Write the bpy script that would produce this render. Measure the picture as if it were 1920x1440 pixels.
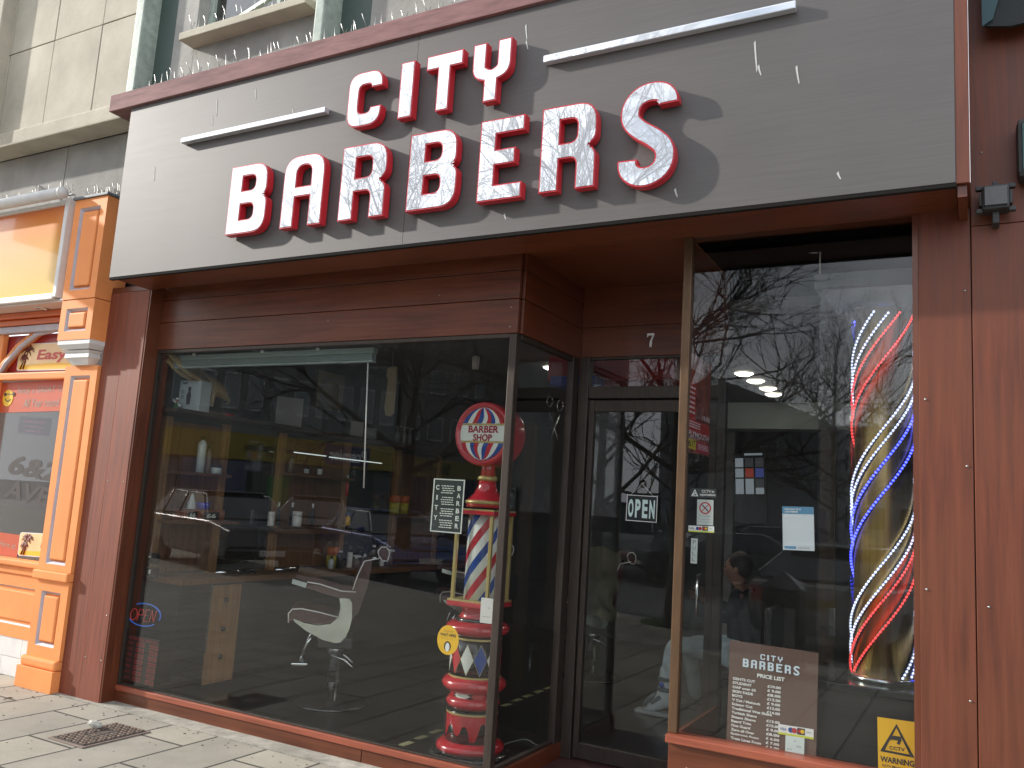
import bpy, bmesh, math, random
from mathutils import Vector, Matrix, noise
from mathutils.geometry import tessellate_polygon
S = bpy.context.scene
for o in list(bpy.data.objects): bpy.data.objects.remove(o)
COL = S.collection
# ---------------------------------------------------------------- camera
YAW, PIT, ROL = (math.radians(a) for a in (28.934, 8.142, 3.584))
FPX, EYE = 1599.6, 1.6
_f = Vector((-math.sin(YAW)*math.cos(PIT), math.cos(YAW)*math.cos(PIT), math.sin(PIT)))
_r = Vector((math.cos(YAW), math.sin(YAW), 0)); _u = _r.cross(_f)
R_ = _r*math.cos(ROL)+_u*math.sin(ROL); U_ = -_r*math.sin(ROL)+_u*math.cos(ROL)
cam = bpy.data.cameras.new('camera'); cam.sensor_width = 36; cam.lens = FPX/1920*36
cam.clip_end = 500; cam.clip_start = .05
co = bpy.data.objects.new('camera', cam); COL.objects.link(co)
m = Matrix((R_, U_, -_f)).transposed().to_4x4(); m.translation = (0, 0, EYE); co.matrix_world = m
S.camera = co
# ---------------------------------------------------------------- light
SUN_TO = Vector((-3.2, -1.0, 1.46)).normalized()          # towards the sun
el = math.asin(SUN_TO.z); azs = math.atan2(SUN_TO.x, SUN_TO.y)
w = bpy.data.worlds.new('World'); S.world = w; w.use_nodes = True
nt = w.node_tree; N = nt.nodes; L = nt.links; N.clear()
sky = N.new('ShaderNodeTexSky'); sky.sky_type = 'NISHITA'; sky.sun_disc = False
sky.sun_elevation = el; sky.sun_rotation = azs; sky.air_density = 1.2; sky.dust_density = 2.5
tc = N.new('ShaderNodeTexCoord'); mp = N.new('ShaderNodeMapping'); mp.inputs['Scale'].default_value = (1, 1, 2.2)
L.new(tc.outputs['Generated'], mp.inputs['Vector'])
nz = N.new('ShaderNodeTexNoise'); nz.inputs['Scale'].default_value = 2.3; nz.inputs['Detail'].default_value = 9; nz.inputs['Roughness'].default_value = .55
L.new(mp.outputs['Vector'], nz.inputs['Vector'])
rp = N.new('ShaderNodeValToRGB'); rp.color_ramp.elements[0].position = .36; rp.color_ramp.elements[1].position = .54
L.new(nz.outputs['Fac'], rp.inputs['Fac'])
mx = N.new('ShaderNodeMix'); mx.data_type = 'RGBA'
sx = N.new('ShaderNodeSeparateXYZ'); L.new(tc.outputs['Generated'], sx.inputs[0])
hz = N.new('ShaderNodeMapRange'); hz.inputs['From Min'].default_value = .42; hz.inputs['From Max'].default_value = .12; L.new(sx.outputs['Z'], hz.inputs[0])      # pale haze low in the sky
mxm = N.new('ShaderNodeMath'); mxm.operation = 'MAXIMUM'; L.new(rp.outputs['Color'], mxm.inputs[0]); L.new(hz.outputs[0], mxm.inputs[1]); L.new(mxm.outputs[0], mx.inputs['Factor']); L.new(sky.outputs['Color'], mx.inputs['A']); mx.inputs['B'].default_value = (9.2, 9.5, 10.2, 1)
bg = N.new('ShaderNodeBackground'); bg.inputs['Strength'].default_value = .12
L.new(mx.outputs['Result'], bg.inputs['Color']); wo = N.new('ShaderNodeOutputWorld'); L.new(bg.outputs[0], wo.inputs[0])
sl = bpy.data.lights.new('sun', 'SUN'); sl.energy = 3.1; sl.angle = math.radians(1.2); sl.color = (1, .96, .89)
so = bpy.data.objects.new('sun', sl); COL.objects.link(so); so.rotation_euler = (-SUN_TO).to_track_quat('-Z', 'Y').to_euler(); so.location = (-20, -8, 12)
S.view_settings.view_transform = 'Standard'; S.view_settings.look = 'None'; S.view_settings.exposure = 0.82; S.view_settings.gamma = 1
S.render.engine = 'CYCLES'; S.cycles.max_bounces = 10; S.cycles.transparent_max_bounces = 16; S.cycles.glossy_bounces = 5
# ---------------------------------------------------------------- calibration: photo pixel (1920x1440) -> a point on a world plane
def _ray(x, y): return _f + R_*((x-960)/FPX) + U_*((720-y)/FPX)
def py(x, y, Y): d = _ray(x, y); return Vector((0, 0, EYE)) + d*(Y/d.y)
def pxx(x, y, X): d = _ray(x, y); return Vector((0, 0, EYE)) + d*(X/d.x)
def pz(x, y, Z=0): d = _ray(x, y); return Vector((0, 0, EYE)) + d*((Z-EYE)/d.z)
# ---------------------------------------------------------------- materials
def c8(r, g, b): return tuple(((v/255)/12.92 if v/255 <= .04045 else ((v/255+.055)/1.055)**2.4) for v in (r, g, b))
def M(name, rgb, rough=.5, metal=0., coat=0., var=0., vs=6., bump=0., bs=40., stretch=(1, 1, 1), spec=.5, emit=None, es=1., rv=0., col2=None, dirt=0.):
    m = bpy.data.materials.new(name); m.use_nodes = True; t = m.node_tree; n = t.nodes; l = t.links; p = n['Principled BSDF']
    p.inputs['Base Color'].default_value = (*rgb, 1); p.inputs['Roughness'].default_value = rough; p.inputs['Metallic'].default_value = metal
    p.inputs['Coat Weight'].default_value = coat; p.inputs['Coat Roughness'].default_value = .04; p.inputs['Specular IOR Level'].default_value = spec
    if emit: p.inputs['Emission Color'].default_value = (*emit, 1); p.inputs['Emission Strength'].default_value = es
    if var or bump or rv or dirt:
        tc = n.new('ShaderNodeTexCoord'); mp = n.new('ShaderNodeMapping'); mp.inputs['Scale'].default_value = stretch; l.new(tc.outputs['Object'], mp.inputs[0])
        oi = n.new('ShaderNodeObjectInfo'); ml = n.new('ShaderNodeMath'); ml.operation = 'MULTIPLY'; ml.inputs[1].default_value = 17.; l.new(oi.outputs['Random'], ml.inputs[0]); l.new(ml.outputs[0], mp.inputs['Location'])
        nz = n.new('ShaderNodeTexNoise'); nz.inputs['Scale'].default_value = vs; nz.inputs['Detail'].default_value = 8; nz.inputs['Roughness'].default_value = .6; l.new(mp.outputs[0], nz.inputs['Vector'])
        if var:
            rm = n.new('ShaderNodeMapRange'); rm.inputs['From Min'].default_value = .32; rm.inputs['From Max'].default_value = .68; l.new(nz.outputs['Fac'], rm.inputs[0])
            mi = n.new('ShaderNodeMix'); mi.data_type = 'RGBA'; l.new(rm.outputs[0], mi.inputs['Factor'])
            c2 = col2 or tuple(min(1, v*(1+var)) for v in rgb)
            mi.inputs['A'].default_value = (*[v*(1-var) for v in rgb], 1); mi.inputs['B'].default_value = (*c2, 1); out = mi.outputs['Result']
            if dirt:
                n3 = n.new('ShaderNodeTexNoise'); n3.inputs['Scale'].default_value = 1.7; n3.inputs['Detail'].default_value = 10; l.new(tc.outputs['Object'], n3.inputs['Vector'])
                r3 = n.new('ShaderNodeMapRange'); r3.inputs['From Min'].default_value = .42; r3.inputs['From Max'].default_value = .72; r3.inputs['To Max'].default_value = dirt; l.new(n3.outputs['Fac'], r3.inputs[0])
                m3 = n.new('ShaderNodeMix'); m3.data_type = 'RGBA'; l.new(r3.outputs[0], m3.inputs['Factor']); l.new(out, m3.inputs['A']); m3.inputs['B'].default_value = (*[v*.35 for v in rgb], 1); out = m3.outputs['Result']
            l.new(out, p.inputs['Base Color'])
        if rv:
            rr = n.new('ShaderNodeMapRange'); rr.inputs['To Min'].default_value = max(0, rough-rv); rr.inputs['To Max'].default_value = min(1, rough+rv); l.new(nz.outputs['Fac'], rr.inputs[0]); l.new(rr.outputs[0], p.inputs['Roughness'])
        if bump:
            n2 = n.new('ShaderNodeTexNoise'); n2.inputs['Scale'].default_value = bs; n2.inputs['Detail'].default_value = 6; l.new(mp.outputs[0], n2.inputs['Vector'])
            b = n.new('ShaderNodeBump'); b.inputs['Strength'].default_value = bump; b.inputs['Distance'].default_value = .01; l.new(n2.outputs['Fac'], b.inputs['Height']); l.new(b.outputs[0], p.inputs['Normal'])
    return m
def wood(name, rgb, axis, rough=.36, coat=.16, var=.35, worn=0.):
    st = [16, 16, 16]; st['xyz'.index(axis)] = .8
    m = M(name, rgb, rough, coat=coat, var=var, vs=2.2, bump=.12, bs=3.5, stretch=tuple(st), rv=.12)
    t = m.node_tree; n = t.nodes; l = t.links; p = n['Principled BSDF']; p.inputs['Coat Roughness'].default_value = .22
    src = p.inputs['Base Color'].links[0].from_socket
    tc = n.new('ShaderNodeTexCoord'); nz = n.new('ShaderNodeTexNoise'); nz.inputs['Scale'].default_value = 1.6; nz.inputs['Detail'].default_value = 5; l.new(tc.outputs['Object'], nz.inputs['Vector'])
    r = n.new('ShaderNodeMapRange'); r.inputs['From Min'].default_value = .38; r.inputs['From Max'].default_value = .66; r.inputs['To Max'].default_value = .55+worn*.3; l.new(nz.outputs['Fac'], r.inputs[0])
    mi = n.new('ShaderNodeMix'); mi.data_type = 'RGBA'; l.new(r.outputs[0], mi.inputs['Factor']); l.new(src, mi.inputs['A'])
    c = (rgb[0]*1.4+.015, rgb[1]*1.55+.005, rgb[2]*1.5+.003) if not worn else (rgb[0]*1.15+.04*worn, rgb[1]*1.4+.03*worn, rgb[2]*1.4+.02*worn)
    mi.inputs['B'].default_value = (*c, 1); l.new(mi.outputs['Result'], p.inputs['Base Color']); return m
def glassmat(name, ior=1.46, tint=.93, dust=.003):
    m = bpy.data.materials.new(name); m.use_nodes = True; t = m.node_tree; n = t.nodes; l = t.links; n.clear()
    tr = n.new('ShaderNodeBsdfTransparent'); tr.inputs[0].default_value = (tint, tint*1.01, tint, 1)
    gl = n.new('ShaderNodeBsdfGlossy'); gl.inputs['Roughness'].default_value = 0.
    tc = n.new('ShaderNodeTexCoord'); nz = n.new('ShaderNodeTexNoise'); nz.inputs['Scale'].default_value = 1.6; nz.inputs['Detail'].default_value = 1; l.new(tc.outputs['Object'], nz.inputs['Vector'])
    b = n.new('ShaderNodeBump'); b.inputs['Strength'].default_value = .02; b.inputs['Distance'].default_value = .01; l.new(nz.outputs['Fac'], b.inputs['Height'])
    fr = n.new('ShaderNodeFresnel'); ge = n.new('ShaderNodeNewGeometry'); mr = n.new('ShaderNodeMapRange'); mr.inputs['To Min'].default_value = ior; mr.inputs['To Max'].default_value = 1/ior; l.new(ge.outputs['Backfacing'], mr.inputs[0]); l.new(mr.outputs[0], fr.inputs['IOR']); mx = n.new('ShaderNodeMixShader')
    l.new(fr.outputs[0], mx.inputs[0]); l.new(tr.outputs[0], mx.inputs[1]); l.new(gl.outputs[0], mx.inputs[2])
    df = n.new('ShaderNodeBsdfDiffuse'); df.inputs[0].default_value = (.6, .6, .58, 1); m2 = n.new('ShaderNodeMixShader')
    n4 = n.new('ShaderNodeTexNoise'); n4.inputs['Scale'].default_value = 2.2; n4.inputs['Detail'].default_value = 12; l.new(tc.outputs['Object'], n4.inputs['Vector'])
    r = n.new('ShaderNodeMapRange'); r.inputs['From Min'].default_value = .4; r.inputs['From Max'].default_value = .75; r.inputs['To Min'].default_value = dust*.5; r.inputs['To Max'].default_value = dust*1.8; l.new(n4.outputs['Fac'], r.inputs[0]); l.new(r.outputs[0], m2.inputs[0])
    l.new(mx.outputs[0], m2.inputs[1]); l.new(df.outputs[0], m2.inputs[2]); o = n.new('ShaderNodeOutputMaterial'); l.new(m2.outputs[0], o.inputs[0]); return m
def brickmat(name, c1, c2, mortar, w_, h_, ms=.012, rot=0., rough=.85, off=(0, 0, 0), bump=.5, planar=False, dirt=.5, plane='xy'):
    m = bpy.data.materials.new(name); m.use_nodes = True; t = m.node_tree; n = t.nodes; l = t.links; p = n['Principled BSDF']; p.inputs['Roughness'].default_value = rough
    tc = n.new('ShaderNodeTexCoord'); mp = n.new('ShaderNodeMapping'); mp.inputs['Location'].default_value = off; mp.inputs['Rotation'].default_value = (0, 0, rot) if plane == 'xy' else (-math.pi/2, 0, 0); l.new(tc.outputs['Object'], mp.inputs[0])
    br = n.new('ShaderNodeTexBrick'); br.inputs['Scale'].default_value = 1; br.inputs['Brick Width'].default_value = w_; br.inputs['Row Height'].default_value = h_; br.inputs['Mortar Size'].default_value = ms; br.inputs['Mortar Smooth'].default_value = .3
    br.inputs['Color1'].default_value = (*c1, 1); br.inputs['Color2'].default_value = (*c2, 1); br.inputs['Mortar'].default_value = (*mortar, 1); l.new(mp.outputs[0], br.inputs[0])
    nz = n.new('ShaderNodeTexNoise'); nz.inputs['Scale'].default_value = 2.3; nz.inputs['Detail'].default_value = 12; nz.inputs['Roughness'].default_value = .65; l.new(tc.outputs['Object'], nz.inputs['Vector'])
    r = n.new('ShaderNodeMapRange'); r.inputs['From Min'].default_value = .35; r.inputs['From Max'].default_value = .7; r.inputs['To Min'].default_value = 1.12; r.inputs['To Max'].default_value = 1-dirt*.55; l.new(nz.outputs['Fac'], r.inputs[0])
    f = n.new('ShaderNodeTexNoise'); f.inputs['Scale'].default_value = 140; f.inputs['Detail'].default_value = 3; l.new(tc.outputs['Object'], f.inputs['Vector'])
    fr = n.new('ShaderNodeMapRange'); fr.inputs['From Min'].default_value = .3; fr.inputs['From Max'].default_value = .7; fr.inputs['To Min'].default_value = .82; fr.inputs['To Max'].default_value = 1.15; l.new(f.outputs['Fac'], fr.inputs[0])
    mm = n.new('ShaderNodeMath'); mm.operation = 'MULTIPLY'; l.new(r.outputs[0], mm.inputs[0]); l.new(fr.outputs[0], mm.inputs[1])
    vm = n.new('ShaderNodeVectorMath'); vm.operation = 'SCALE'; l.new(br.outputs['Color'], vm.inputs[0]); l.new(mm.outputs[0], vm.inputs['Scale']); l.new(vm.outputs[0], p.inputs['Base Color'])
    h = n.new('ShaderNodeMath'); h.operation = 'MULTIPLY_ADD'; l.new(br.outputs['Fac'], h.inputs[0]); h.inputs[1].default_value = -1.; 
    h2 = n.new('ShaderNodeMath'); h2.operation = 'MULTIPLY'; l.new(f.outputs['Fac'], h2.inputs[0]); h2.inputs[1].default_value = .12; l.new(h2.outputs[0], h.inputs[2])
    b = n.new('ShaderNodeBump'); b.inputs['Strength'].default_value = bump; b.inputs['Distance'].default_value = .01; l.new(h.outputs[0], b.inputs['Height']); l.new(b.outputs[0], p.inputs['Normal']); return m
RED = (.105, .026, .0095)
W = dict(
 wx=wood('stained timber', RED, 'x'), wz=wood('stained timber upright', RED, 'z'), wy=wood('stained timber deep', RED, 'y'),
 wl=wood('worn stained timber', (.19, .045, .021), 'z', rough=.62, coat=.0, worn=.1), wr=wood('faded timber', (.125, .030, .0115), 'z', rough=.5, coat=.0, var=.35, worn=.05),
 sill=wood('sunned sill timber', (.25, .062, .032), 'x', rough=.4, coat=.2),
 cop=M('weathered maroon coping', (.25, .135, .13), .75, spec=.2, var=.25, vs=5, stretch=(1, 8, 8), bump=.1, dirt=.3),
 bronze=M('bronze aluminium frame', (.055, .042, .034), .42, metal=.4, var=.2, vs=8, stretch=(6, 6, 1)),
 gold=M('golden bronze post', (.13, .075, .04), .4, metal=.4, var=.15, vs=8, stretch=(6, 6, 1)),
 black=M('black rubber', (.012, .012, .012), .6), blackg=M('gloss black paint', (.012, .013, .014), .2, coat=.5),
 glass=glassmat('shop window glass'), glass2=glassmat('plain glass', 1.45, .95, .004), redpaint=M('gloss red paint', (.45, .02, .03), .22, coat=.6, var=.12, vs=4),
 white=M('white vinyl', (.78, .79, .77), .4), blackv=M('black vinyl', (.02, .022, .024), .35), whitepaint=M('white paint', (.72, .71, .68), .45, var=.08, vs=6, dirt=.12),
 goldp=M('gold paint', (.45, .36, .14), .4, metal=.4), brass=M('polished brass', (.58, .39, .13), .40, metal=1., var=.2, vs=5, stretch=(9, 9, .3)), bluep=M('blue paint', (.015, .06, .27), .25, coat=.5),
 creamp=M('cream white paint', (.68, .72, .66), .3, coat=.4), chrome=M('brushed chrome', (.72, .75, .75), .16, metal=1.), leather=M('brown leather', (.075, .032, .026), .38, var=.2, vs=30, bump=.1, bs=120),
 orange=M('orange paint', (.86, .31, .10), .6, spec=.25, var=.07, vs=3, dirt=.12), orange2=M('deep orange paint', (.62, .13, .025), .42, var=.07, vs=3, dirt=.15), lilac=M('lilac grey paint', (.48, .44, .47), .5, var=.1),
 darkred=M('dark red panel', (.36, .03, .025), .4), pinewood=wood('pine board', (.25, .13, .055), 'z', rough=.5, coat=.05), brownwood=wood('rustic brown board', (.12, .052, .022), 'z', rough=.55, coat=.0),
 stone=None, yellowv=M('yellow vinyl', (.85, .50, .02), .4), steel=M('galvanised wire', (.34, .34, .33), .35, metal=.9), skin=M('skin', (.32, .17, .12), .5, var=.1, vs=20),
 greyp=M('grey plastic', (.25, .27, .28), .45), mirror=M('mirror glass', (.12, .13, .13), .05, metal=1.), concrete=M('rough concrete', (.33, .31, .26), .9, var=.3, vs=9, bump=.5, bs=60, dirt=.5))
# ---------------------------------------------------------------- mesh helpers
class MB:
    def __init__(s): s.v = []; s.f = []; s.sm = []
    def add(s, vs, fs, smooth=False):
        k = len(s.v); s.v += [tuple(v) for v in vs]; s.f += [tuple(i+k for i in f) for f in fs]; s.sm += [smooth]*len(fs); return s
    def box(s, x0, x1, y0, y1, z0, z1, b=0.):
        if b <= 0:
            v = [(x, y, z) for z in (z0, z1) for y in (y0, y1) for x in (x0, x1)]
            return s.add(v, [(0, 2, 3, 1), (4, 5, 7, 6), (0, 1, 5, 4), (2, 6, 7, 3), (0, 4, 6, 2), (1, 3, 7, 5)])
        bm = bmesh.new(); bmesh.ops.create_cube(bm, size=1)
        for q in bm.verts: q.co = Vector(((x0+x1)/2+q.co.x*(x1-x0), (y0+y1)/2+q.co.y*(y1-y0), (z0+z1)/2+q.co.z*(z1-z0)))
        bmesh.ops.bevel(bm, geom=bm.edges[:]+bm.verts[:], offset=b, segments=2, affect='EDGES', profile=.6)
        return s.frombm(bm)
    def frombm(s, bm, smooth=False, mat=None):
        if mat: bm.transform(mat)
        bm.verts.index_update(); s.add([q.co[:] for q in bm.verts], [[q.index for q in f.verts] for f in bm.faces], smooth); bm.free(); return s
    def obox(s, c, ax, sz, b=0.):   # oriented box: centre, 3 axes, sizes
        t = MB().box(-sz[0]/2, sz[0]/2, -sz[1]/2, sz[1]/2, -sz[2]/2, sz[2]/2, b)
        c = Vector(c); return s.add([c+ax[0]*v[0]+ax[1]*v[1]+ax[2]*v[2] for v in t.v], t.f)
    def tube(s, pts, rad, seg=8, caps=True, smooth=True):
        pts = [Vector(p) for p in pts]; rad = [rad]*len(pts) if isinstance(rad, (int, float)) else rad; vs = []; fs = []; pu = None
        for i, p in enumerate(pts):
            d = (pts[min(i+1, len(pts)-1)]-pts[max(i-1, 0)]); d = d.normalized() if d.length > 1e-9 else Vector((0, 0, 1))
            if pu is None: pu = d.orthogonal().normalized()
            pu = (pu-d*pu.dot(d)); pu = pu.normalized() if pu.length > 1e-6 else d.orthogonal().normalized(); q = d.cross(pu)
            vs += [p+(pu*math.cos(a)+q*math.sin(a))*rad[i] for a in [2*math.pi*k/seg for k in range(seg)]]
        for i in range(len(pts)-1):
            for k in range(seg): fs.append((i*seg+k, i*seg+(k+1) % seg, (i+1)*seg+(k+1) % seg, (i+1)*seg+k))
        if caps: fs += [tuple(range(seg))[::-1], tuple((len(pts)-1)*seg+k for k in range(seg))]
        return s.add(vs, fs, smooth)
    def lathe(s, prof, c=(0, 0, 0), seg=40, axis=None, smooth=True):   # prof [(r, z)]
        c = Vector(c); vs = []; fs = []
        for r, z in prof: vs += [(r*math.cos(2*math.pi*k/seg), r*math.sin(2*math.pi*k/seg), z) for k in range(seg)]
        n = len(prof)
        for i in range(n-1):
            for k in range(seg): fs.append((i*seg+k, i*seg+(k+1) % seg, (i+1)*seg+(k+1) % seg, (i+1)*seg+k))
        if prof[0][0] > 0: fs.append(tuple(range(seg))[::-1])
        if prof[-1][0] > 0: fs.append(tuple((n-1)*seg+k for k in range(seg)))
        q = Vector(axis).to_track_quat('Z', 'Y') if axis else None
        return s.add([c+((q @ Vector(v)) if q else Vector(v)) for v in vs], fs, smooth)
    def ball(s, c, r, seg=16, sc=(1, 1, 1)):
        c = Vector(c); bm = bmesh.new(); bmesh.ops.create_uvsphere(bm, u_segments=seg, v_segments=seg//2+2, radius=r); bm.transform(Matrix.Diagonal((*sc, 1)))
        bm.transform(Matrix.Translation(c)); return s.frombm(bm, True)
    def prism(s, loops, o, u, v, n, t, back=True):   # 2D loops (outer ccw first, holes cw) extruded t along n
        o = Vector(o); allp = [p for lp in loops for p in lp]; tr = tessellate_polygon([[Vector((a, b, 0)) for a, b in lp] for lp in loops]); k = len(allp)
        P = [o+u*a+v*b for a, b in allp]; vs = P+[p+n*t for p in P]; fs = []
        for a, b, c in tr:
            A, B, C_ = allp[a], allp[b], allp[c]; ar = (B[0]-A[0])*(C_[1]-A[1])-(B[1]-A[1])*(C_[0]-A[0])
            if ar < 0: b, c = c, b
            fs.append((a+k, b+k, c+k)); 
            if back: fs.append((a, c, b))
        i0 = 0
        for lp in loops:
            m_ = len(lp)
            for i in range(m_): j = (i+1) % m_; fs.append((i0+i, i0+j, i0+j+k, i0+i+k))
            i0 += m_
        if abs(t) < 1e-9: fs = [f for f in fs if len(f) == 3][::2 if back else 1]
        return s.add(vs, fs)
    def xf(s, M_): s.v = [tuple(M_ @ Vector(v)) for v in s.v]; return s
    def obj(s, name, mat, parent=None, merge=False):
        me = bpy.data.meshes.new(name); o = bpy.data.objects.new(name, me); COL.objects.link(o)
        off = Vector((0, 0, 0))
        if parent is not None: o.parent = parent; off = Vector(parent.get('_o', (0, 0, 0)))
        me.from_pydata([tuple(Vector(v)-off) for v in s.v], [], s.f); me.polygons.foreach_set('use_smooth', s.sm); me.update()
        if mat: me.materials.append(mat)
        o['_o'] = tuple(off); return o
def thing(name, label, cat, loc=(0, 0, 0), group=None):
    o = bpy.data.objects.new(name, None); COL.objects.link(o); o.location = loc; o['_o'] = tuple(loc); o.empty_display_size = .1
    o['label'] = label; o['category'] = cat
    if group: o['group'] = group
    return o
def tag(o, label, cat, group=None):
    o['label'] = label; o['category'] = cat
    if group: o['group'] = group
    return o
def struct(o): o['kind'] = 'structure'; return o
def copy_thing(root, dl, label=None, rotz=0.):
    c = root.copy(); COL.objects.link(c); c.location = Vector(root.location)+Vector(dl) if rotz is None else Vector(dl); c.rotation_euler[2] = rotz or 0
    if label: c['label'] = label
    for ch in root.children:
        d = ch.copy(); COL.objects.link(d); d.parent = c
        for g in ch.children: e = g.copy(); COL.objects.link(e); e.parent = d
    return c
def arc(cx, cy, r, a0, a1, n=6): return [(cx+r*math.cos(math.radians(a0+(a1-a0)*i/n)), cy+r*math.sin(math.radians(a0+(a1-a0)*i/n))) for i in range(n+1)]
def rpoly(pts, n=6):    # [(x, y, r)] -> rounded corners
    out = []; k = len(pts)
    for i in range(k):
        x, y, r = pts[i]; P = Vector((x, y)); A = Vector(pts[i-1][:2]); B = Vector(pts[(i+1) % k][:2])
        if r <= 0: out.append((x, y)); continue
        a = (A-P); b = (B-P); la, lb = a.length, b.length; a.normalize(); b.normalize(); ang = a.angle(b); d = min(r/math.tan(ang/2), la*.98, lb*.98)
        p0 = P+a*d; p1 = P+b*d
        for j in range(n+1): t = j/n; q = p0*(1-t)**2+P*2*t*(1-t)*.92+P*.08*2*t*(1-t)+p1*t*t; out.append((q.x, q.y))
    return out
def inset(loop, d):
    out = []; k = len(loop)
    for i in range(k):
        P = Vector(loop[i]); a = (P-Vector(loop[i-1])); b = (Vector(loop[(i+1) % k])-P)
        if a.length < 1e-7 or b.length < 1e-7: out.append(tuple(P)); continue
        a.normalize(); b.normalize(); na = Vector((-a.y, a.x)); nb = Vector((-b.y, b.x)); h = na+nb; h = h/max(.35, h.dot(na)) if h.length > 1e-6 else na
        out.append(tuple(P+h*d))
    return out
_tc = {}
def textmesh(body, bold=0., shear=0.):
    key = (body, bold, shear)
    if key not in _tc:
        cu = bpy.data.curves.new('txt', 'FONT'); cu.body = body; cu.offset = bold; cu.shear = shear; cu.resolution_u = 3; cu.align_x = 'LEFT'
        o = bpy.data.objects.new('txt', cu); COL.objects.link(o); dg = bpy.context.evaluated_depsgraph_get(); me = bpy.data.meshes.new_from_object(o.evaluated_get(dg))
        _tc[key] = ([v.co[:2] for v in me.vertices], [tuple(p.vertices) for p in me.polygons]); bpy.data.objects.remove(o); bpy.data.curves.remove(cu); bpy.data.meshes.remove(me)
    return _tc[key]
Z3 = Vector((0, 0, 1)); X3 = Vector((1, 0, 0)); Y3 = Vector((0, 1, 0))
class Face:    # flat rectangle in the world carrying printed things, coordinates in metres from its bottom-left corner
    def __init__(s, o, u, v, w, h): s.o = Vector(o); s.u = u.normalized(); s.v = v.normalized(); s.n = s.u.cross(s.v); s.w = w; s.h = h
    @staticmethod
    def quad(pts, Y, fn=None):   # pixel corners TL, TR, BR, BL on plane y=Y
        fn = fn or py; a, b, c, d = [fn(x, y, Y) for x, y in pts]; u = ((c-d)+(b-a)).normalized(); v = (a-d)+(b-c); v = (v-u*v.dot(u)).normalized()
        w = ((c-d).length+(b-a).length)/2; h = ((a-d).length+(b-c).length)/2; ctr = (a+b+c+d)/4; return Face(ctr-u*w/2-v*h/2, u, v, w, h)
    def P(s, x, y, l=0): return s.o+s.u*(x*s.w)+s.v*(y*s.h)+s.n*l
    def slab(s, mb, x0, y0, x1, y1, l0=0., l1=.002): 
        return mb.prism([[(x0*s.w, y0*s.h), (x1*s.w, y0*s.h), (x1*s.w, y1*s.h), (x0*s.w, y1*s.h)]], s.o+s.n*l0, s.u, s.v, s.n, l1-l0)
    def poly(s, mb, pts, l0=0., l1=.002, holes=()): return mb.prism([[(x*s.w, y*s.h) for x, y in pts]]+[[(x*s.w, y*s.h) for x, y in h] for h in holes], s.o+s.n*l0, s.u, s.v, s.n, l1-l0)
    def disc(s, mb, cx, cy, r, l0=0., l1=.002, r2=None, n=32, a0=0, a1=360):   # r metres; r2 inner
        o = arc(cx*s.w, cy*s.h, r, 0, 360, n)[:-1]
        lp = [o]+([arc(cx*s.w, cy*s.h, r2, 360, 0, n)[:-1]] if r2 else [])
        if a1-a0 < 360: lp = [arc(cx*s.w, cy*s.h, r, a0, a1, n)+arc(cx*s.w, cy*s.h, r2, a1, a0, n)]
        return mb.prism(lp, s.o+s.n*l0, s.u, s.v, s.n, l1-l0)
    def text(s, mb, body, x0, y0, x1, y1, l=.003, bold=.0, shear=0., t=0.):
        vs, fs = textmesh(body, bold, shear)
        if not vs: return mb
        a0 = min(v[0] for v in vs); a1 = max(v[0] for v in vs); b0 = min(v[1] for v in vs); b1 = max(v[1] for v in vs)
        sx = (x1-x0)*s.w/(a1-a0); sy = (y1-y0)*s.h/(b1-b0)
        return mb.add([s.o+s.u*(x0*s.w+(v[0]-a0)*sx)+s.v*(y0*s.h+(v[1]-b0)*sy)+s.n*l for v in vs], fs)
    def line(s, mb, a, b, wd, l0=0, l1=.002):
        A = Vector((a[0]*s.w, a[1]*s.h)); B = Vector((b[0]*s.w, b[1]*s.h)); d = (B-A).normalized(); q = Vector((-d.y, d.x))*wd/2
        return mb.prism([[tuple(A-q), tuple(B-q), tuple(B+q), tuple(A+q)]], s.o+s.n*l0, s.u, s.v, s.n, l1-l0)
# ================================================================ ground
PAVE = brickmat('concrete paving slabs', (.325, .30, .24), (.27, .25, .205), (.045, .041, .034), .90, .432, .011, rot=math.radians(90), off=(.37, .05, 0), bump=.35, dirt=.35)
COB = brickmat('granite setts', (.22, .22, .21), (.10, .10, .10), (.02, .02, .02), .32, .20, .03, rot=math.radians(15), rough=.6, bump=1., dirt=.4)
struct(MB().add([(-300, -300, -.13), (300, -300, -.13), (300, 300, -.13), (-300, 300, -.13)], [(0, 1, 2, 3)]).obj('ground', M('asphalt', (.055, .055, .057), .9, var=.2)))
kl = [(-60, -24.5), (-3.0, -1.7), (40, -1.7)]
struct(MB().prism([[kl[0], kl[1], kl[2], (40, 4.9), (-60, 4.9)]], (0, 0, -.12), X3, Y3, Z3, .12).obj('pavement', PAVE))
struct(MB().prism([[(-60, -62), (40, -62), (40, -1.86), (-3.03, -1.86), (-60, -24.66)]], (0, 0, -.125), X3, Y3, Z3, .012).obj('cobbled_road', COB))
kb = MB()
for a, b in ((kl[0], kl[1]), (kl[1], kl[2])):
    A = Vector((*a, 0)); B = Vector((*b, 0)); d = (B-A).normalized(); q = d.cross(Z3)
    n_ = int((B-A).length/.9)
    for i in range(n_): kb.obox(A+d*(.45+.9*i)+q*.075+Z3*-.058, (d, q, Z3), (.892, .15, .124), .012)
struct(kb.obj('kerb', M('granite kerb', (.28, .27, .26), .8, var=.2, vs=20)))
struct(MB().box(-6.1, .6, 4.25, 4.41, .001, .006).obj('concrete_strip', W['concrete']))
struct(MB().box(-2.40, -1.41, 4.42, 5.34, .0, .02).obj('recess_floor', M('dark red quarry tile', (.075, .03, .028), .45, var=.3, vs=9)))
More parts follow.
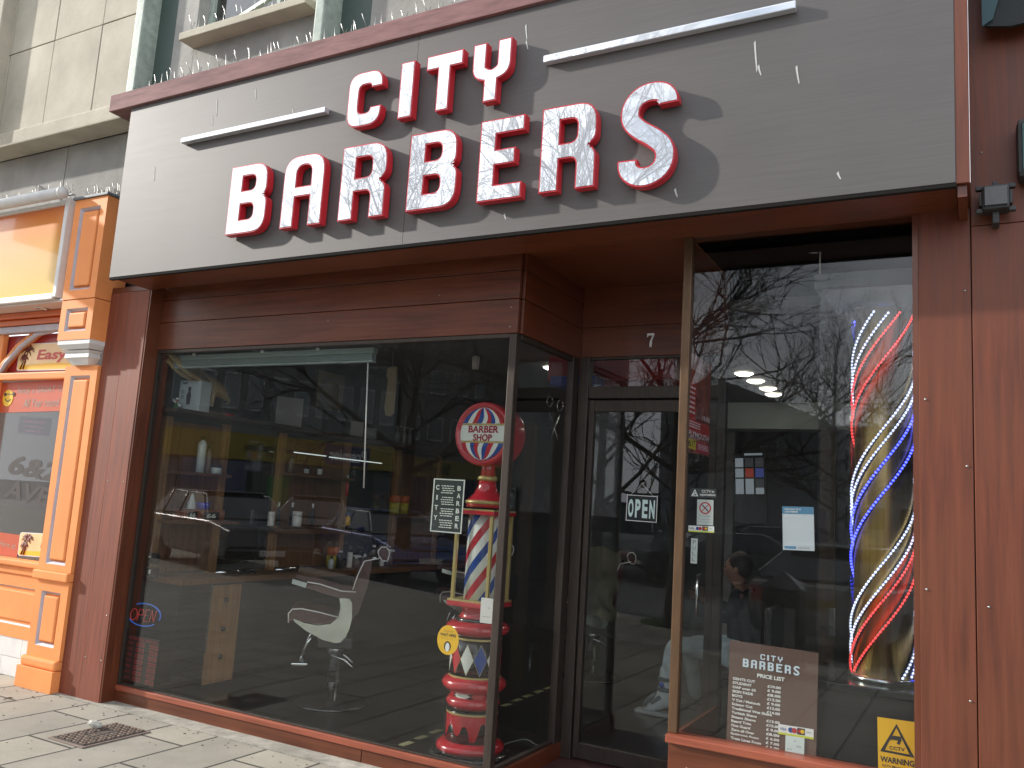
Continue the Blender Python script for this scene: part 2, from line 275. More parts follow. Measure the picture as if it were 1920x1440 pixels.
# ================================================================ barber shopfront
shop = thing('barber_shopfront', 'dark red timber shopfront with two plate glass windows and a recessed door, number 7', 'shopfront', (-2.9, 4.4, 0))
def bx(name, mat, *a, b=.003, par=None): return MB().box(*a, b).obj(name, mat, par or shop)
bx('pilaster_board', W['wl'], -6.092, -5.862, 4.29, 4.5, 0, 3.085)
bx('pilaster_board', W['wl'], -5.858, -5.622, 4.287, 4.5, 0, 3.083)
bx('jamb_board', W['wz'], -5.6215, -5.605, 4.291, 4.52, 0, 3.085, b=0)
bx('pilaster_board', W['wr'], -.237, -.02, 4.29, 4.5, 0, 3.09)
bx('jamb_board', W['wz'], -.262, -.2375, 4.292, 4.52, 0, 3.09, b=0)
for z0, z1 in ((2.632, 2.842), (2.846, 3.02), (3.024, 3.13)):
    bx('fascia_board', W['wx'], -5.605, -2.42, 4.40+(.004 if z0 > 3 else 0), 4.43, z0, z1)
    bx('side_fascia_board', W['wy'], -2.4195, -2.40, 4.432, 5.30, z0, z1)
for z0, z1 in ((2.645, 2.85), (2.853, 3.13)): bx('door_fascia_board', W['wx'], -2.40, -1.39, 5.30, 5.33, z0, z1)
bx('soffit_board', W['wx'], -6.09, -5.602, 4.293, 4.62, 3.0865, 3.13)
bx('recess_ceiling', W['wx'], -5.6, -.26, 4.30, 5.36, 3.13, 3.15)
# left window frame and sill
bx('window_sill', W['sill'], -5.605, -2.40, 4.395, 4.455, .083, .122, b=.006)
bx('window_sill', W['wx'], -5.605, -3.32, 4.403, 4.45, 0, .081); bx('window_sill', W['wx'], -3.316, -2.40, 4.405, 4.45, 0, .081)
bx('side_sill', W['wy'], -2.45, -2.395, 4.522, 5.29, .0, .118, b=.006)
fr = MB().box(-5.604, -5.588, 4.408, 4.45, .124, 2.63, .002).box(-5.588, -2.475, 4.408, 4.45, 2.605, 2.631, .003).box(-5.588, -2.475, 4.415, 4.45, .122, .134, .003)
fr.obj('window_frame', W['bronze'], shop)
bx('corner_post', W['bronze'], -2.474, -2.425, 4.41, 4.46, .12, 2.632, b=.005)
MB().box(-2.448, -2.416, 4.462, 5.2, 2.6, 2.633, .003).box(-2.448, -2.416, 4.462, 5.2, .118, .135, .003).box(-2.452, -2.405, 5.2, 5.29, .02, 2.633, .004).obj('side_window_frame', W['bronze'], shop)
bx('window_pane', W['glass'], -5.588, -2.475, 4.424, 4.430, .134, 2.605, b=0)
bx('side_pane', W['glass'], -2.437, -2.431, 4.462, 5.2, .13, 2.6, b=0)
# right window
bx('stall_riser', W['wx'], -1.40, -.262, 4.40, 4.43, 0, .468); bx('right_sill', W['sill'], -1.412, -.262, 4.378, 4.5, .47, .51, b=.006)
bx('riser_lining', M('pale interior lining', (.36, .31, .24), .7, var=.1), -1.36, -.27, 4.50, 4.60, .0, .475)
bx('corner_post', W['gold'], -1.412, -1.365, 4.42, 4.468, .511, 3.129, b=.004)
bx('window_pane', W['glass'], -1.365, -.262, 4.447, 4.453, .51, 3.129, b=0)
bx('side_pane', W['glass'], -1.392, -1.386, 4.469, 5.29, .51, 3.129, b=0)
bx('side_riser', W['wy'], -1.41, -1.38, 4.432, 5.29, .0, .5)
# door frame, transom and door
MB().box(-2.404, -2.33, 5.29, 5.36, 0.02, 2.644, .004).box(-2.33, -1.41, 5.30, 5.36, 2.36, 2.44, .004).box(-2.33, -1.41, 5.31, 5.36, 2.628, 2.645, .003).box(-1.44, -1.39, 5.292, 5.36, 0.02, 2.644, .004).obj('door_frame', W['bronze'], shop)
bx('transom_pane', W['glass'], -2.33, -1.44, 5.328, 5.334, 2.44, 2.628, b=0)
door = MB().box(-2.322, -2.285, 5.305, 5.35, .03, 2.348, .004).box(-1.49, -1.445, 5.305, 5.35, .03, 2.348, .004).box(-2.285, -1.49, 5.307, 5.348, 2.27, 2.346, .004).box(-2.285, -1.49, 5.307, 5.348, .032, .125, .004).obj('door', W['bronze'], shop)
MB().box(-2.285, -1.49, 5.325, 5.331, .125, 2.27).obj('door_pane', W['glass'], door)
MB().tube([(-1.52, 5.305, 1.0), (-1.52, 5.25, 1.0), (-1.52, 5.25, 1.25), (-1.52, 5.305, 1.25)], .012).obj('door_handle', W['chrome'], door)
f7 = Face((-1.925, 5.3, 2.70), X3, Z3, .05, .092)
f7.poly(MB(), [(0, 1), (1, 1), (1, .9), (.72, .5), (.66, 0), (.36, 0), (.42, .4), (.78, .86), (.16, .86), (.1, .74), (0, .74)], 0, .006).obj('house_number', W['white'], shop)
for (a, b_) in ((-5.1, 2.66), (-5.1, 2.79), (-5.105, 2.87), (-2.47, 2.67), (-2.47, 2.79), (-5.4, 2.87), (-3.9, 2.78), (-3.0, 2.9)): MB().lathe([(0, -.003), (.004, -.002), (.005, 0)], (a, 4.4, b_), 8, axis=(0, 1, 0)).obj('screw', W['steel'], shop)
random.seed(4)
for a, zs in ((-.21, (.4, 1.35, 2.2)), (-.045, (.9, 1.9, 2.7)), (-5.65, (.3, .62, 1.6, 2.7)), (-5.83, (.3, 1.6)), (-1.3, (.36,)), (-.5, (.36,))):
    for z in zs: MB().lathe([(0, -.003), (.0045, -.002), (.0055, 0)], (a, 4.287 if a not in (-1.3, -.5) else 4.4, z), 8, axis=(0, 1, 0)).obj('screw', W['steel'], shop)
# shop walls behind the glass
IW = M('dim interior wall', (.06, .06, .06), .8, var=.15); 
bx('inner_wall', IW, -6.0, -5.81, 4.5, 10.6, 0, 3.2, b=0); bx('inner_wall', IW, -6.0, .75, 10.6, 10.75, 0, 3.2, b=0); bx('inner_wall', IW, .6, .75, 4.5, 10.6, 0, 3.2, b=0)
bx('inner_wall', IW, -6.0, -5.61, 4.5, 4.52, 0, 3.2, b=0); bx('inner_wall', IW, -.235, .75, 4.5, 4.52, 0, 3.2, b=0)
bx('inner_wall', IW, -6.6, -5.5, 4.47, 4.6, 2.9, 4.5, b=0)
bx('bulkhead', IW, -5.6, -2.45, 4.49, 4.52, 2.64, 3.12, b=0)
struct(MB().box(-5.95, -2.45, 4.53, 5.36, -.05, .004).box(-1.38, .7, 4.53, 5.36, -.05, .004).box(-5.95, .7, 5.36, 10.7, -.05, .004).obj('floor', M('dark polished floor', (.014, .014, .013), .28, var=.25, vs=3, coat=.2)))
struct(MB().box(-5.95, -2.45, 4.53, 5.36, 2.93, 3.0).box(-5.95, .7, 5.36, 10.7, 2.93, 3.0).box(-1.38, .7, 4.53, 5.36, 3.13, 3.2).obj('ceiling', M('dim ceiling', (.12, .12, .115), .8)))
bx('roof_slab', IW, -6.0, .75, 4.52, 10.75, 3.2, 3.3, b=0)
bx('red_soffit', M('red bulkhead', (.38, .02, .03), .5), -3.3, -2.15, 6.6, 6.95, 2.70, 2.925, b=.01)
bx('blue_soffit', M('blue bulkhead', (.03, .06, .35), .5), -3.15, -2.75, 6.35, 6.58, 2.62, 2.70, b=.01)
bx('ceiling_beam', M('pale ceiling beam', (.5, .56, .53), .6), -2.6, .55, 9.6, 9.9, 2.62, 2.92, b=.01)
# ================================================================ sign
sign = thing('shop_sign', 'long dark brown metal sign reading CITY BARBERS in white letters edged red', 'shop sign', (-2.9, 3.95, 3.095))
PAN = M('brushed bronze composite panel', (.112, .104, .100), .57, metal=.34, var=.08, vs=3, stretch=(1, 1, 40), bump=.03, bs=6, rv=.05, dirt=.12, spec=.5)
xs = [-5.655, -2.985, -.068]
for a, b_ in zip(xs, xs[1:]): MB().box(a, b_-.0025, 3.95, 3.958, 3.095, 4.43, .001).obj('sign_panel', PAN, sign)
MB().box(-5.64, -.075, 3.9585, 4.285, 3.099, 4.40).obj('box_body', W['black'], sign)
MB().box(-5.63, -.068, 3.98, 4.292, 3.086, 3.098, .002).obj('soffit_board', W['wx'], sign)
MB().box(-5.654, -.067, 3.9515, 3.978, 3.076, 3.0945, .002).obj('drip_edge', M('dark steel edge', (.015, .014, .013), .9, spec=.1), sign)
MB().box(-.0695, -.017, 3.952, 4.283, 3.09, 4.425).obj('end_board', W['wr'], sign); MB().box(-.064, -.028, 3.975, 4.285, 3.035, 3.088).obj('end_bracket', W['wz'], sign)
MB().box(-5.89, -.03, 3.925, 4.33, 4.432, 4.565, .004).obj('coping', W['cop'], sign)
WL = M('white acrylic letter face', (.62, .65, .70), .06, coat=1., spec=.8); 
_t = WL.node_tree; _g = _t.nodes.new('ShaderNodeBsdfGlossy'); _g.inputs['Roughness'].default_value = .01; _g.inputs['Color'].default_value = (1, 1, 1, 1); _x = _t.nodes.new('ShaderNodeMixShader'); _x.inputs[0].default_value = .42
_t.links.new(_t.nodes['Principled BSDF'].outputs[0], _x.inputs[1]); _t.links.new(_g.outputs[0], _x.inputs[2]); _t.links.new(_x.outputs[0], _t.nodes['Material Output'].inputs[0])
RL = M('red acrylic letter return', (.50, .022, .035), .32, coat=.3)
def glyph(ch, w, h):
    s = .36*w if ch not in 'ITY' else .1; s = {'B': .115, 'A': .108, 'R': .112, 'E': .105, 'C': .085, 'T': .088, 'Y': .088, 'I': .1}.get(ch, s); q = .09
    if ch == 'I': return [[(0, 0), (w, 0), (w, h), (0, h)]]
    if ch == 'T': a = (w-s)/2; return [[(a, 0), (a+s, 0), (a+s, h-q), (w, h-q), (w, h), (0, h), (0, h-q), (a, h-q)]]
    if ch == 'E': return [[(0, 0), (w, 0), (w, q), (s, q), (s, h*.43), (w*.82, h*.43), (w*.82, h*.43+q), (s, h*.43+q), (s, h-q), (w, h-q), (w, h), (0, h)]]
    if ch == 'C':
        R = w*.36; return [rpoly([(0, 0, R), (w, 0, R), (w, h*.33, 0), (w-s, h*.33, 0), (w-s, q*.95, .04), (s, q*.95, .04), (s, h-q*.95, .04), (w-s, h-q*.95, .04), (w-s, h*.69, 0), (w, h*.69, 0), (w, h, R), (0, h, R)])]
    if ch == 'Y':
        a = (w-s)/2; return [rpoly([(a, 0, 0), (a+s, 0, 0), (a+s, h*.36, 0), (w, h*.42, .09), (w, h, 0), (w-s, h, 0), (w-s, h*.58, .02), (w-s-.03, h*.535, .03), (s+.03, h*.535, .03), (s, h*.58, .02), (s, h, 0), (0, h, 0), (0, h*.42, .09), (a, h*.36, 0)])]
    if ch == 'A':
        R = w*.36; return [rpoly([(0, 0, 0), (s, 0, 0), (s, h*.42, 0), (w-s, h*.42, 0), (w-s, 0, 0), (w, 0, 0), (w, h, R), (0, h, R)]), rpoly([(s, h*.56, 0), (s, h*.86, .06), (w-s, h*.86, .06), (w-s, h*.56, 0)])]
    if ch == 'R':
        R = w*.36; return [rpoly([(0, 0, 0), (s, 0, 0), (s, h*.37, 0), (w-s, h*.37, .045), (w-s, 0, 0), (w, 0, 0), (w, h*.45, .07), (w*.84, h*.49, .01), (w, h*.55, .07), (w, h, R), (0, h, 0)]), rpoly([(s, h*.55, 0), (s, h*.83, 0), (w-s, h*.83, .045), (w-s, h*.55, .045)])]
    if ch == 'B':
        R = w*.33; return [rpoly([(0, 0, 0), (w, 0, R), (w, h*.5, .09), (w*.86, h*.53, .01), (w*.97, h*.56, .07), (w*.97, h, R), (0, h, 0)]), rpoly([(s, h*.2, 0), (s, h*.43, 0), (w-s, h*.43, .045), (w-s, h*.2, .045)]), rpoly([(s, h*.62, 0), (s, h*.84, 0), (w-s, h*.84, .045), (w-s, h*.62, .045)])]
    if ch == 'S':
        c = [(.86, .80), (.845, .87), (.75, .93), (.6, .955), (.42, .945), (.27, .89), (.185, .79), (.20, .67), (.36, .56), (.6, .46), (.79, .35), (.83, .22), (.75, .11), (.57, .05), (.38, .05), (.23, .10), (.165, .17), (.16, .245)]
        c = [Vector((a*w*1.0, b_*h)) for a, b_ in c]; t = .052
        fine = []
        for i in range(len(c)-1):
            p0, p1, p2, p3 = c[max(i-1, 0)], c[i], c[i+1], c[min(i+2, len(c)-1)]
            for k in range(3): u = k/3; fine.append(.5*((2*p1)+(p2-p0)*u+(2*p0-5*p1+4*p2-p3)*u*u+(3*p1-p0-3*p2+p3)*u**3))
        fine.append(c[-1]); l = []; r = []
        for i, p in enumerate(fine):
            d = (fine[min(i+1, len(fine)-1)]-fine[max(0, i-1)]).normalized(); q_ = Vector((-d.y, d.x)); l.append(tuple(p+q_*t)); r.append(tuple(p-q_*t))
        lp = l+r[::-1]; return [lp]
def orient(loops):
    out = []
    for i, lp in enumerate(loops):
        ar = sum(lp[k-1][0]*lp[k][1]-lp[k][0]*lp[k-1][1] for k in range(len(lp)))
        if (ar > 0) != (i == 0): lp = lp[::-1]
        out.append(lp)
    return out
LET = [('C', -3.45, -3.185, 3.865, 4.225), ('I', -3.052, -2.95, 3.865, 4.225), ('T', -2.862, -2.607, 3.865, 4.225), ('Y', -2.537, -2.284, 3.862, 4.228),
 ('B', -4.412, -4.062, 3.272, 3.75), ('A', -3.925, -3.585, 3.268, 3.745), ('R', -3.447, -3.098, 3.265, 3.742), ('B', -2.935, -2.592, 3.268, 3.742), ('E', -2.45, -2.168, 3.266, 3.745), ('R', -2.06, -1.735, 3.27, 3.75), ('S', -1.605, -1.308, 3.262, 3.760)]
YL = 3.938
for ch, x0, x1, z0, z1 in LET:
    lp = orient(glyph(ch, x1-x0, z1-z0)); o = Vector((x0, YL, z0))
    b = MB().prism(lp, o, X3, Z3, -Y3, .053).obj('letter', RL, sign); b['label'] = 'white letter %s with red edge on the %s line of the sign' % (ch, 'small upper' if z0 > 3.8 else 'large lower')
    MB().prism([inset(l, .008) for l in lp], o-Y3*.0535, X3, Z3, -Y3, .0025).obj('letter_face', WL, b)
for x0, x1, z0, z1 in ((-4.995, -3.655, 4.028, 4.064), (-2.09, -.74, 4.042, 4.082)): MB().box(x0, x1, 3.905, 3.949, z0, z1, .004).obj('accent_bar', WL, sign)
# bird spikes
def spikes(label, a, b, n, tilt=.03, seed=1, h=.13, base=True):
    a = Vector(a); b = Vector(b); rnd = random.Random(seed); t = thing('bird_spike_strip', label, 'bird spikes', a, 'bird spike strips on ledges and copings'); d = (b-a).normalized(); q = Vector((-d.y, d.x, 0))
    MB().obox((a+b)/2+Z3*.004, (d, q, Z3), ((b-a).length, .03, .006)).obj('base', W['greyp'], t); first = None
    for i in range(n):
        p = a+(b-a)*((i+.5)/n)
        if first is None:
            first = MB().tube([a, a+Z3*h], .0021, 4).obj('spike', W['steel'], t); o = first
        else: o = first.copy(); COL.objects.link(o); o.parent = t
        o.location = p-a; o.rotation_euler = (rnd.uniform(-.5, .5)+[-.45, 0, .45][i % 3]*.8, rnd.uniform(-.12, .12), 0); o.scale = (1, 1, rnd.uniform(.75, 1.1))
spikes('long strip of wire bird spikes along the maroon coping above the sign', (-5.62, 4.02, 4.566), (-2.6, 4.02, 4.566), 95, seed=3)
# dirt runs and scratches on the panel: pale bird droppings
DRM = M('pale droppings', (.5, .5, .48), .8)
for X, Zt, l in ((-.94, 3.93, .16), (-.92, 3.80, .05), (-.74, 3.76, .09), (-4.72, 4.32, .12), (-4.75, 4.2, .06), (-4.35, 4.33, .07), (-3.98, 4.12, .05), (-2.24, 4.32, .09), (-2.23, 4.22, .05), (-1.32, 3.22, .04), (-2.3, 3.2, .03), (-.55, 3.2, .03), (-5.3, 3.9, .1)):
    p = [(X-.004, Zt), (X+.003, Zt-l*.5), (X+.012, Zt-l), (X+.016, Zt-l*.9), (X+.009, Zt-l*.4), (X+.004, Zt+.01)]
    MB().prism([[(a, b_) for a, b_ in p]], (0, 3.9495, 0), X3, Z3, -Y3, .0008).obj('dropping', DRM, sign)
# ================================================================ stone building above
st = thing('stone_building', 'pale stone upper storey with a small window, ledge and grey green pilasters above the shops', 'building', (-6, 4.1, 4.4))
STN = M('weathered limestone', (.46, .42, .33), .85, var=.12, vs=3, bump=.25, bs=50, dirt=.3); STN2 = M('grey render', (.34, .33, .30), .85, var=.15, vs=3, bump=.3, bs=30, dirt=.4)
GRN = M('peeling pale green paint', (.36, .42, .36), .6, var=.2, vs=18, bump=.2, dirt=.2); GRD = M('dark green panel', (.055, .085, .07), .5, var=.15, vs=2)
Y0 = 4.1; X = lambda a, b_, Y=Y0: py(a, b_, Y)
# stone slabs separated by open joints
xj = [-8.3, -7.69, -7.04, -6.39, -5.955]; zj = [4.60, 5.376, 6.4]
MB().box(-9.3, -7.72, 3.99, 4.4, 4.62, 6.4, .01).obj('stone_rib', STN, st)
for i in range(4):
    for k in range(2): MB().box(xj[i]+.004, xj[i+1]-.004, Y0+(.002 if (i+k) % 2 else 0), 4.4, zj[k]+.004, zj[k+1]-.004, .005).obj('stone_slab', STN, st)
MB().box(-9.3, -5.9, Y0+.05, 4.7, 4.5, 6.4).obj('backing_wall', STN2, st)
MB().box(-9.3, -5.97, 4.085, 4.30, 4.47, 4.605, .012).obj('ledge', STN, st)
for a, b_ in ((-9.3, -6.95), (-6.94, -6.02)): MB().box(a, b_, 4.30, 4.7, 3.89, 4.466, .004).obj('lower_wall', STN2, st)
MB().box(-5.953, -5.86, 4.085, 4.4, 4.46, 6.4, .01).obj('green_pilaster', GRN, st); MB().box(-5.86, -5.60, 4.24, 4.4, 4.3, 6.4).obj('green_panel', GRD, st)
pz0 = py(340, 88, 4.22); w0 = py(372, 60, 4.3); w1 = py(550, 10, 4.3)
MB().box(-5.60, -5.35, 4.2, 4.5, 4.3, 6.4, .004).box(-5.35, -4.15, 4.2, 4.5, 4.3, 5.02, .004).box(-4.15, -3.98, 4.2, 4.5, 4.3, 6.4, .004).obj('window_bay_wall', STN2, st)
MB().box(-5.36, -4.08, 4.06, 4.36, 4.985, 5.045, .006).obj('window_sill', STN, st)
win = MB().box(-5.35, -5.30, 4.3, 4.36, 5.02, 6.3, .004).box(-5.30, -4.2, 4.3, 4.36, 5.02, 5.07, .004).box(-4.62, -4.58, 4.305, 4.36, 5.07, 6.3, .004).box(-4.2, -4.15, 4.3, 4.36, 5.02, 6.3, .004).obj('window', GRN, st)
MB().box(-5.30, -4.2, 4.33, 4.335, 5.07, 6.3).obj('pane', glassmat('upper window glass', 2.2, .5), win); MB().box(-5.34, -4.16, 4.48, 4.5, 5.0, 6.3).obj('blind', M('pale window blind', (.35, .38, .42), .8), win)
MB().obox((-4.85, 4.24, 5.19), (Vector((1, -.25, 0)).normalized(), Vector((.25, 1, 0)).normalized(), Z3), (.9, .03, .035), .004).obj('sash_rail', GRN, win)
MB().box(-3.98, -3.90, 4.06, 4.4, 4.4, 6.4, .01).obj('green_pilaster', GRN, st); MB().box(-3.90, -3.6, 4.24, 4.4, 4.4, 6.4).obj('green_panel', GRD, st)
MB().box(-3.6, 2., 4.2, 4.5, 4.3, 6.4, .004).obj('upper_wall', STN2, st)
MB().box(-3.3, -2.0, 4.06, 4.36, 5.0, 5.06, .006).obj('window_sill', STN, st)
spikes('short strip of bird spikes on the stone sill of the upper window', (-5.34, 4.12, 5.046), (-4.12, 4.12, 5.046), 30, seed=5)
# ================================================================ orange tanning shop
tan = thing('tanning_shop', 'bright orange painted shopfront of the neighbouring tanning salon', 'shopfront', (-6.6, 4.3, 0))
def panelled(name, x0, x1, z0, z1, Y, mg=.075, par=tan, bot=None):
    bt = bot or mg; o = Vector((0, Y+.028, 0)); H = [(x0+mg, z0+bt), (x1-mg, z0+bt), (x1-mg, z1-mg), (x0+mg, z1-mg)]
    f = MB().prism([[(x0, z0), (x1, z0), (x1, z1), (x0, z1)], H[::-1]], o, X3, Z3, -Y3, .028).box(x0+.001, x1-.001, Y+.0285, 4.40, z0, z1).obj(name, W['orange'], par)
    a, c, b_, d = x0+mg, x1-mg, z0+bt, z1-mg
    t = .022; mo = MB()
    def strip(p): mo.add(p, [(0, 1, 2, 3)])
    strip([(a, Y+.001, b_), (a, Y+.001, d), (a+t, Y+.026, d-t), (a+t, Y+.026, b_+t)][::-1]); strip([(a, Y+.001, d), (c, Y+.001, d), (c-t, Y+.026, d-t), (a+t, Y+.026, d-t)][::-1])
    strip([(c, Y+.001, d), (c, Y+.001, b_), (c-t, Y+.026, b_+t), (c-t, Y+.026, d-t)][::-1]); strip([(a, Y+.001, b_), (a+t, Y+.026, b_+t), (c-t, Y+.026, b_+t), (c, Y+.001, b_)])
    mo.obj('moulding', W['lilac'], f)
    MB().box(a+t+.012, c-t-.012, Y+.004, Y+.028, b_+t+.012, d-t-.012, .011).obj('raised_panel', W['orange'], f); return f
panelled('pilaster_box', -6.49, -6.082, 3.022, 3.86, 4.145); panelled('pilaster_box', -6.49, -6.082, 2.69, 3.016, 4.15, .07)
MB().box(-6.51, -6.07, 4.13, 4.4, 3.862, 3.885, .004).obj('lead_cap', M('grey lead capping', (.16, .17, .18), .6, var=.2), tan)
cb = MB(); 
for (h0, h1, e0, e1) in ((2.655, 2.69, .0, .0), (2.62, 2.655, .03, .0), (2.595, 2.61, .045, .03), (2.555, 2.607, .05, .055), (2.50, 2.555, .10, .06)):
    y = 4.155; a0, a1 = -6.485, -6.085
    cb.add([(a0+e0, y+e0*.8, h0), (a1-e0, y+e0*.8, h0), (a1-e0, 4.3, h0), (a0+e0, 4.3, h0), (a0+e1, y+e1*.8, h1), (a1-e1, y+e1*.8, h1), (a1-e1, 4.3, h1), (a0+e1, 4.3, h1)], [(0, 3, 2, 1), (4, 5, 6, 7), (0, 1, 5, 4), (1, 2, 6, 5), (2, 3, 7, 6), (3, 0, 4, 7)])
cb.obj('corbel', W['whitepaint'], tan)
panelled('pilaster_panel', -6.50, -6.095, .885, 2.50, 4.262, .08, bot=.05); MB().box(-6.525, -6.094, 4.235, 4.40, .815, .883, .01).obj('pilaster_ledge', W['orange'], tan)
panelled('pilaster_panel', -6.50, -6.095, .235, .813, 4.262, .085)
MB().box(-6.53, -6.10, 4.235, 4.40, .16, .234, .02).box(-6.545, -6.098, 4.225, 4.40, 0, .158, .004).obj('plinth', W['orange'], tan)
# fascia sign
GR = M('orange to yellow fascia', (.8, .3, .03), .25, coat=.5); t = GR.node_tree; n = t.nodes; l = t.links
g1 = n.new('ShaderNodeTexCoord'); g2 = n.new('ShaderNodeSeparateXYZ'); l.new(g1.outputs['Object'], g2.inputs[0]); g3 = n.new('ShaderNodeMapRange'); g3.inputs['From Min'].default_value = 3.06; g3.inputs['From Max'].default_value = 3.86; l.new(g2.outputs['Z'], g3.inputs[0])
g4 = n.new('ShaderNodeValToRGB'); e = g4.color_ramp.elements; e[0].color = (.62, .40, .02, 1); e[1].color = (.66, .15, .03, 1); k = e.new(.55); k.color = (.66, .34, .07, 1); l.new(g3.outputs[0], g4.inputs[0]); l.new(g4.outputs[0], n['Principled BSDF'].inputs['Base Color'])
fs = thing('salon_sign', 'blank orange to yellow fascia sign in a white frame with roller box on top', 'shop sign', (-7.6, 4.15, 0))
MB().box(-9.6, -6.60, 4.15, 4.16, 3.085, 3.86).obj('panel', GR, fs)
MB().box(-6.60, -6.555, 4.125, 4.2, 3.05, 3.90, .006).box(-9.6, -6.60, 4.125, 4.2, 3.035, 3.085, .006).box(-9.6, -6.60, 4.125, 4.2, 3.84, 3.87, .004).obj('frame', W['whitepaint'], fs)
MB().tube([(-9.6, 4.06, 3.91), (-6.56, 4.06, 3.91)], .046, 20).obj('roller_box', W['whitepaint'], fs); MB().lathe([(0, 0), (.05, 0), (.05, .012), (0, .014)], (-6.555, 4.06, 3.91), 24, axis=(1, 0, 0)).obj('end_cap', W['whitepaint'], fs)
spikes('faint row of bird spikes behind the white roller box of the tanning shop', (-7.6, 4.2, 3.95), (-6.62, 4.2, 3.95), 24, seed=8)
spikes('dense tuft of bird spikes on the lead cap of the orange pilaster', (-6.50, 4.27, 3.886), (-6.09, 4.27, 3.886), 24, seed=9, h=.13)
MB().box(-9.6, -6.50, 4.16, 4.45, 3.015, 3.034).obj('soffit', M('pinkish soffit', (.62, .5, .44), .6), tan)
p = py(80, 573, 4.28); dl = thing('downlight', 'small round chrome downlight in the pink soffit of the tanning shop', 'downlight', (p.x, 4.28, 3.012)); MB().lathe([(.05, .0), (.05, -.006), (.035, -.008), (.033, 0)], (p.x, 4.28, 3.0145), 20).obj('rim', W['chrome'], dl); MB().lathe([(0, -.003), (.032, -.003), (.032, 0)], (p.x, 4.28, 3.0145), 20).obj('lens', M('downlight lens', (.8, .7, .5), .2), dl)
for i, (z0, z1, y) in enumerate(((2.96, 3.014, 4.33), (2.905, 2.957, 4.36))): MB().box(-9.6, -6.50, y, 4.45, z0, z1, .012).obj('cornice', W['orange2'], tan)
MB().box(-9.6, -6.50, 4.375, 4.45, 2.842, 2.9, .006).obj('cornice', W['lilac'], tan)
MB().box(-9.6, -6.50, 4.47, 4.50, 2.49, 2.84).obj('spandrel', W['darkred'], tan)
A = MB(); ca = []
for i in range(13): th = math.radians(90+i*7.5); ca.append((-6.75+1.03*math.cos(th), 2.2+.66*math.sin(th)))
A.tube([(x, 4.42, z) for x, z in [(-6.9, 2.86)]+[(-7.2, 2.83), (-7.42, 2.72), (-7.6, 2.58), (-7.66, 2.50)]], .022, 8).obj('arch_moulding', W['lilac'], tan)
MB().tube([(-7.2, 4.445, 2.86), (-7.48, 4.445, 2.72), (-7.66, 4.445, 2.56), (-7.7, 4.445, 2.48)], .04, 8).obj('arch', W['orange'], tan)
MB().box(-9.6, -6.50, 4.40, 4.46, 2.425, 2.49, .012).obj('transom', W['orange'], tan)
MB().box(-7.75, -7.68, 4.41, 4.46, .9, 2.86, .008).obj('mullion', W['orange'], tan)
MB().box(-9.6, -6.50, 4.47, 4.475, .92, 2.424).obj('window_pane', glassmat('tanning shop glass', 1.45, .85, .008), tan)
MB().box(-9.6, -6.50, 4.34, 4.46, .865, .915, .012).box(-9.6, -6.50, 4.37, 4.46, .80, .862, .008).obj('window_sill', W['orange'], tan)
panelled('stall_riser', -8.6, -6.502, .30, .80, 4.385, .1)
for i in range(6): MB().box(-6.52-.5*(i+1)+.003, -6.52-.5*i, 4.39, 4.45, 0 if i % 2 else .002, .145, .002).box(-6.52-.5*(i+1)+.003+.25, -6.52-.5*i+.25, 4.39, 4.45, .148, .298, .002).obj('tile', W['whitepaint'], tan)
MB().box(-9.6, -6.5, 5.2, 5.24, 0, 3.0).obj('back_wall', M('mauve back wall', (.06, .045, .045), .8), tan); MB().box(-7.05, -6.75, 5.0, 5.15, 0, 2.2).obj('inner_panel', W['orange'], tan); MB().box(-9.6, -6.5, 4.5, 5.2, .85, .88).obj('inner_shelf', M('salon shelf', (.2, .15, .12), .6), tan)
pj = thing('sun_blocker', 'orange projecting sign on a bracket further along the tanning shop', 'shop sign', (-8.0, 4.2, 4.1))  # unseen box and bracket added to keep the sun off the fascia board
MB().box(-8.04, -7.96, 3.28, 3.74, 3.80, 4.45, .01).obj('blocker_box', W['orange'], pj); MB().tube([(-8.0, 3.6, 4.47), (-8.0, 4.2, 4.47)], .015, 8).tube([(-8.0, 3.3, 4.47), (-8.0, 3.6, 4.47)], .015, 8).obj('bracket', W['blackv'], pj)
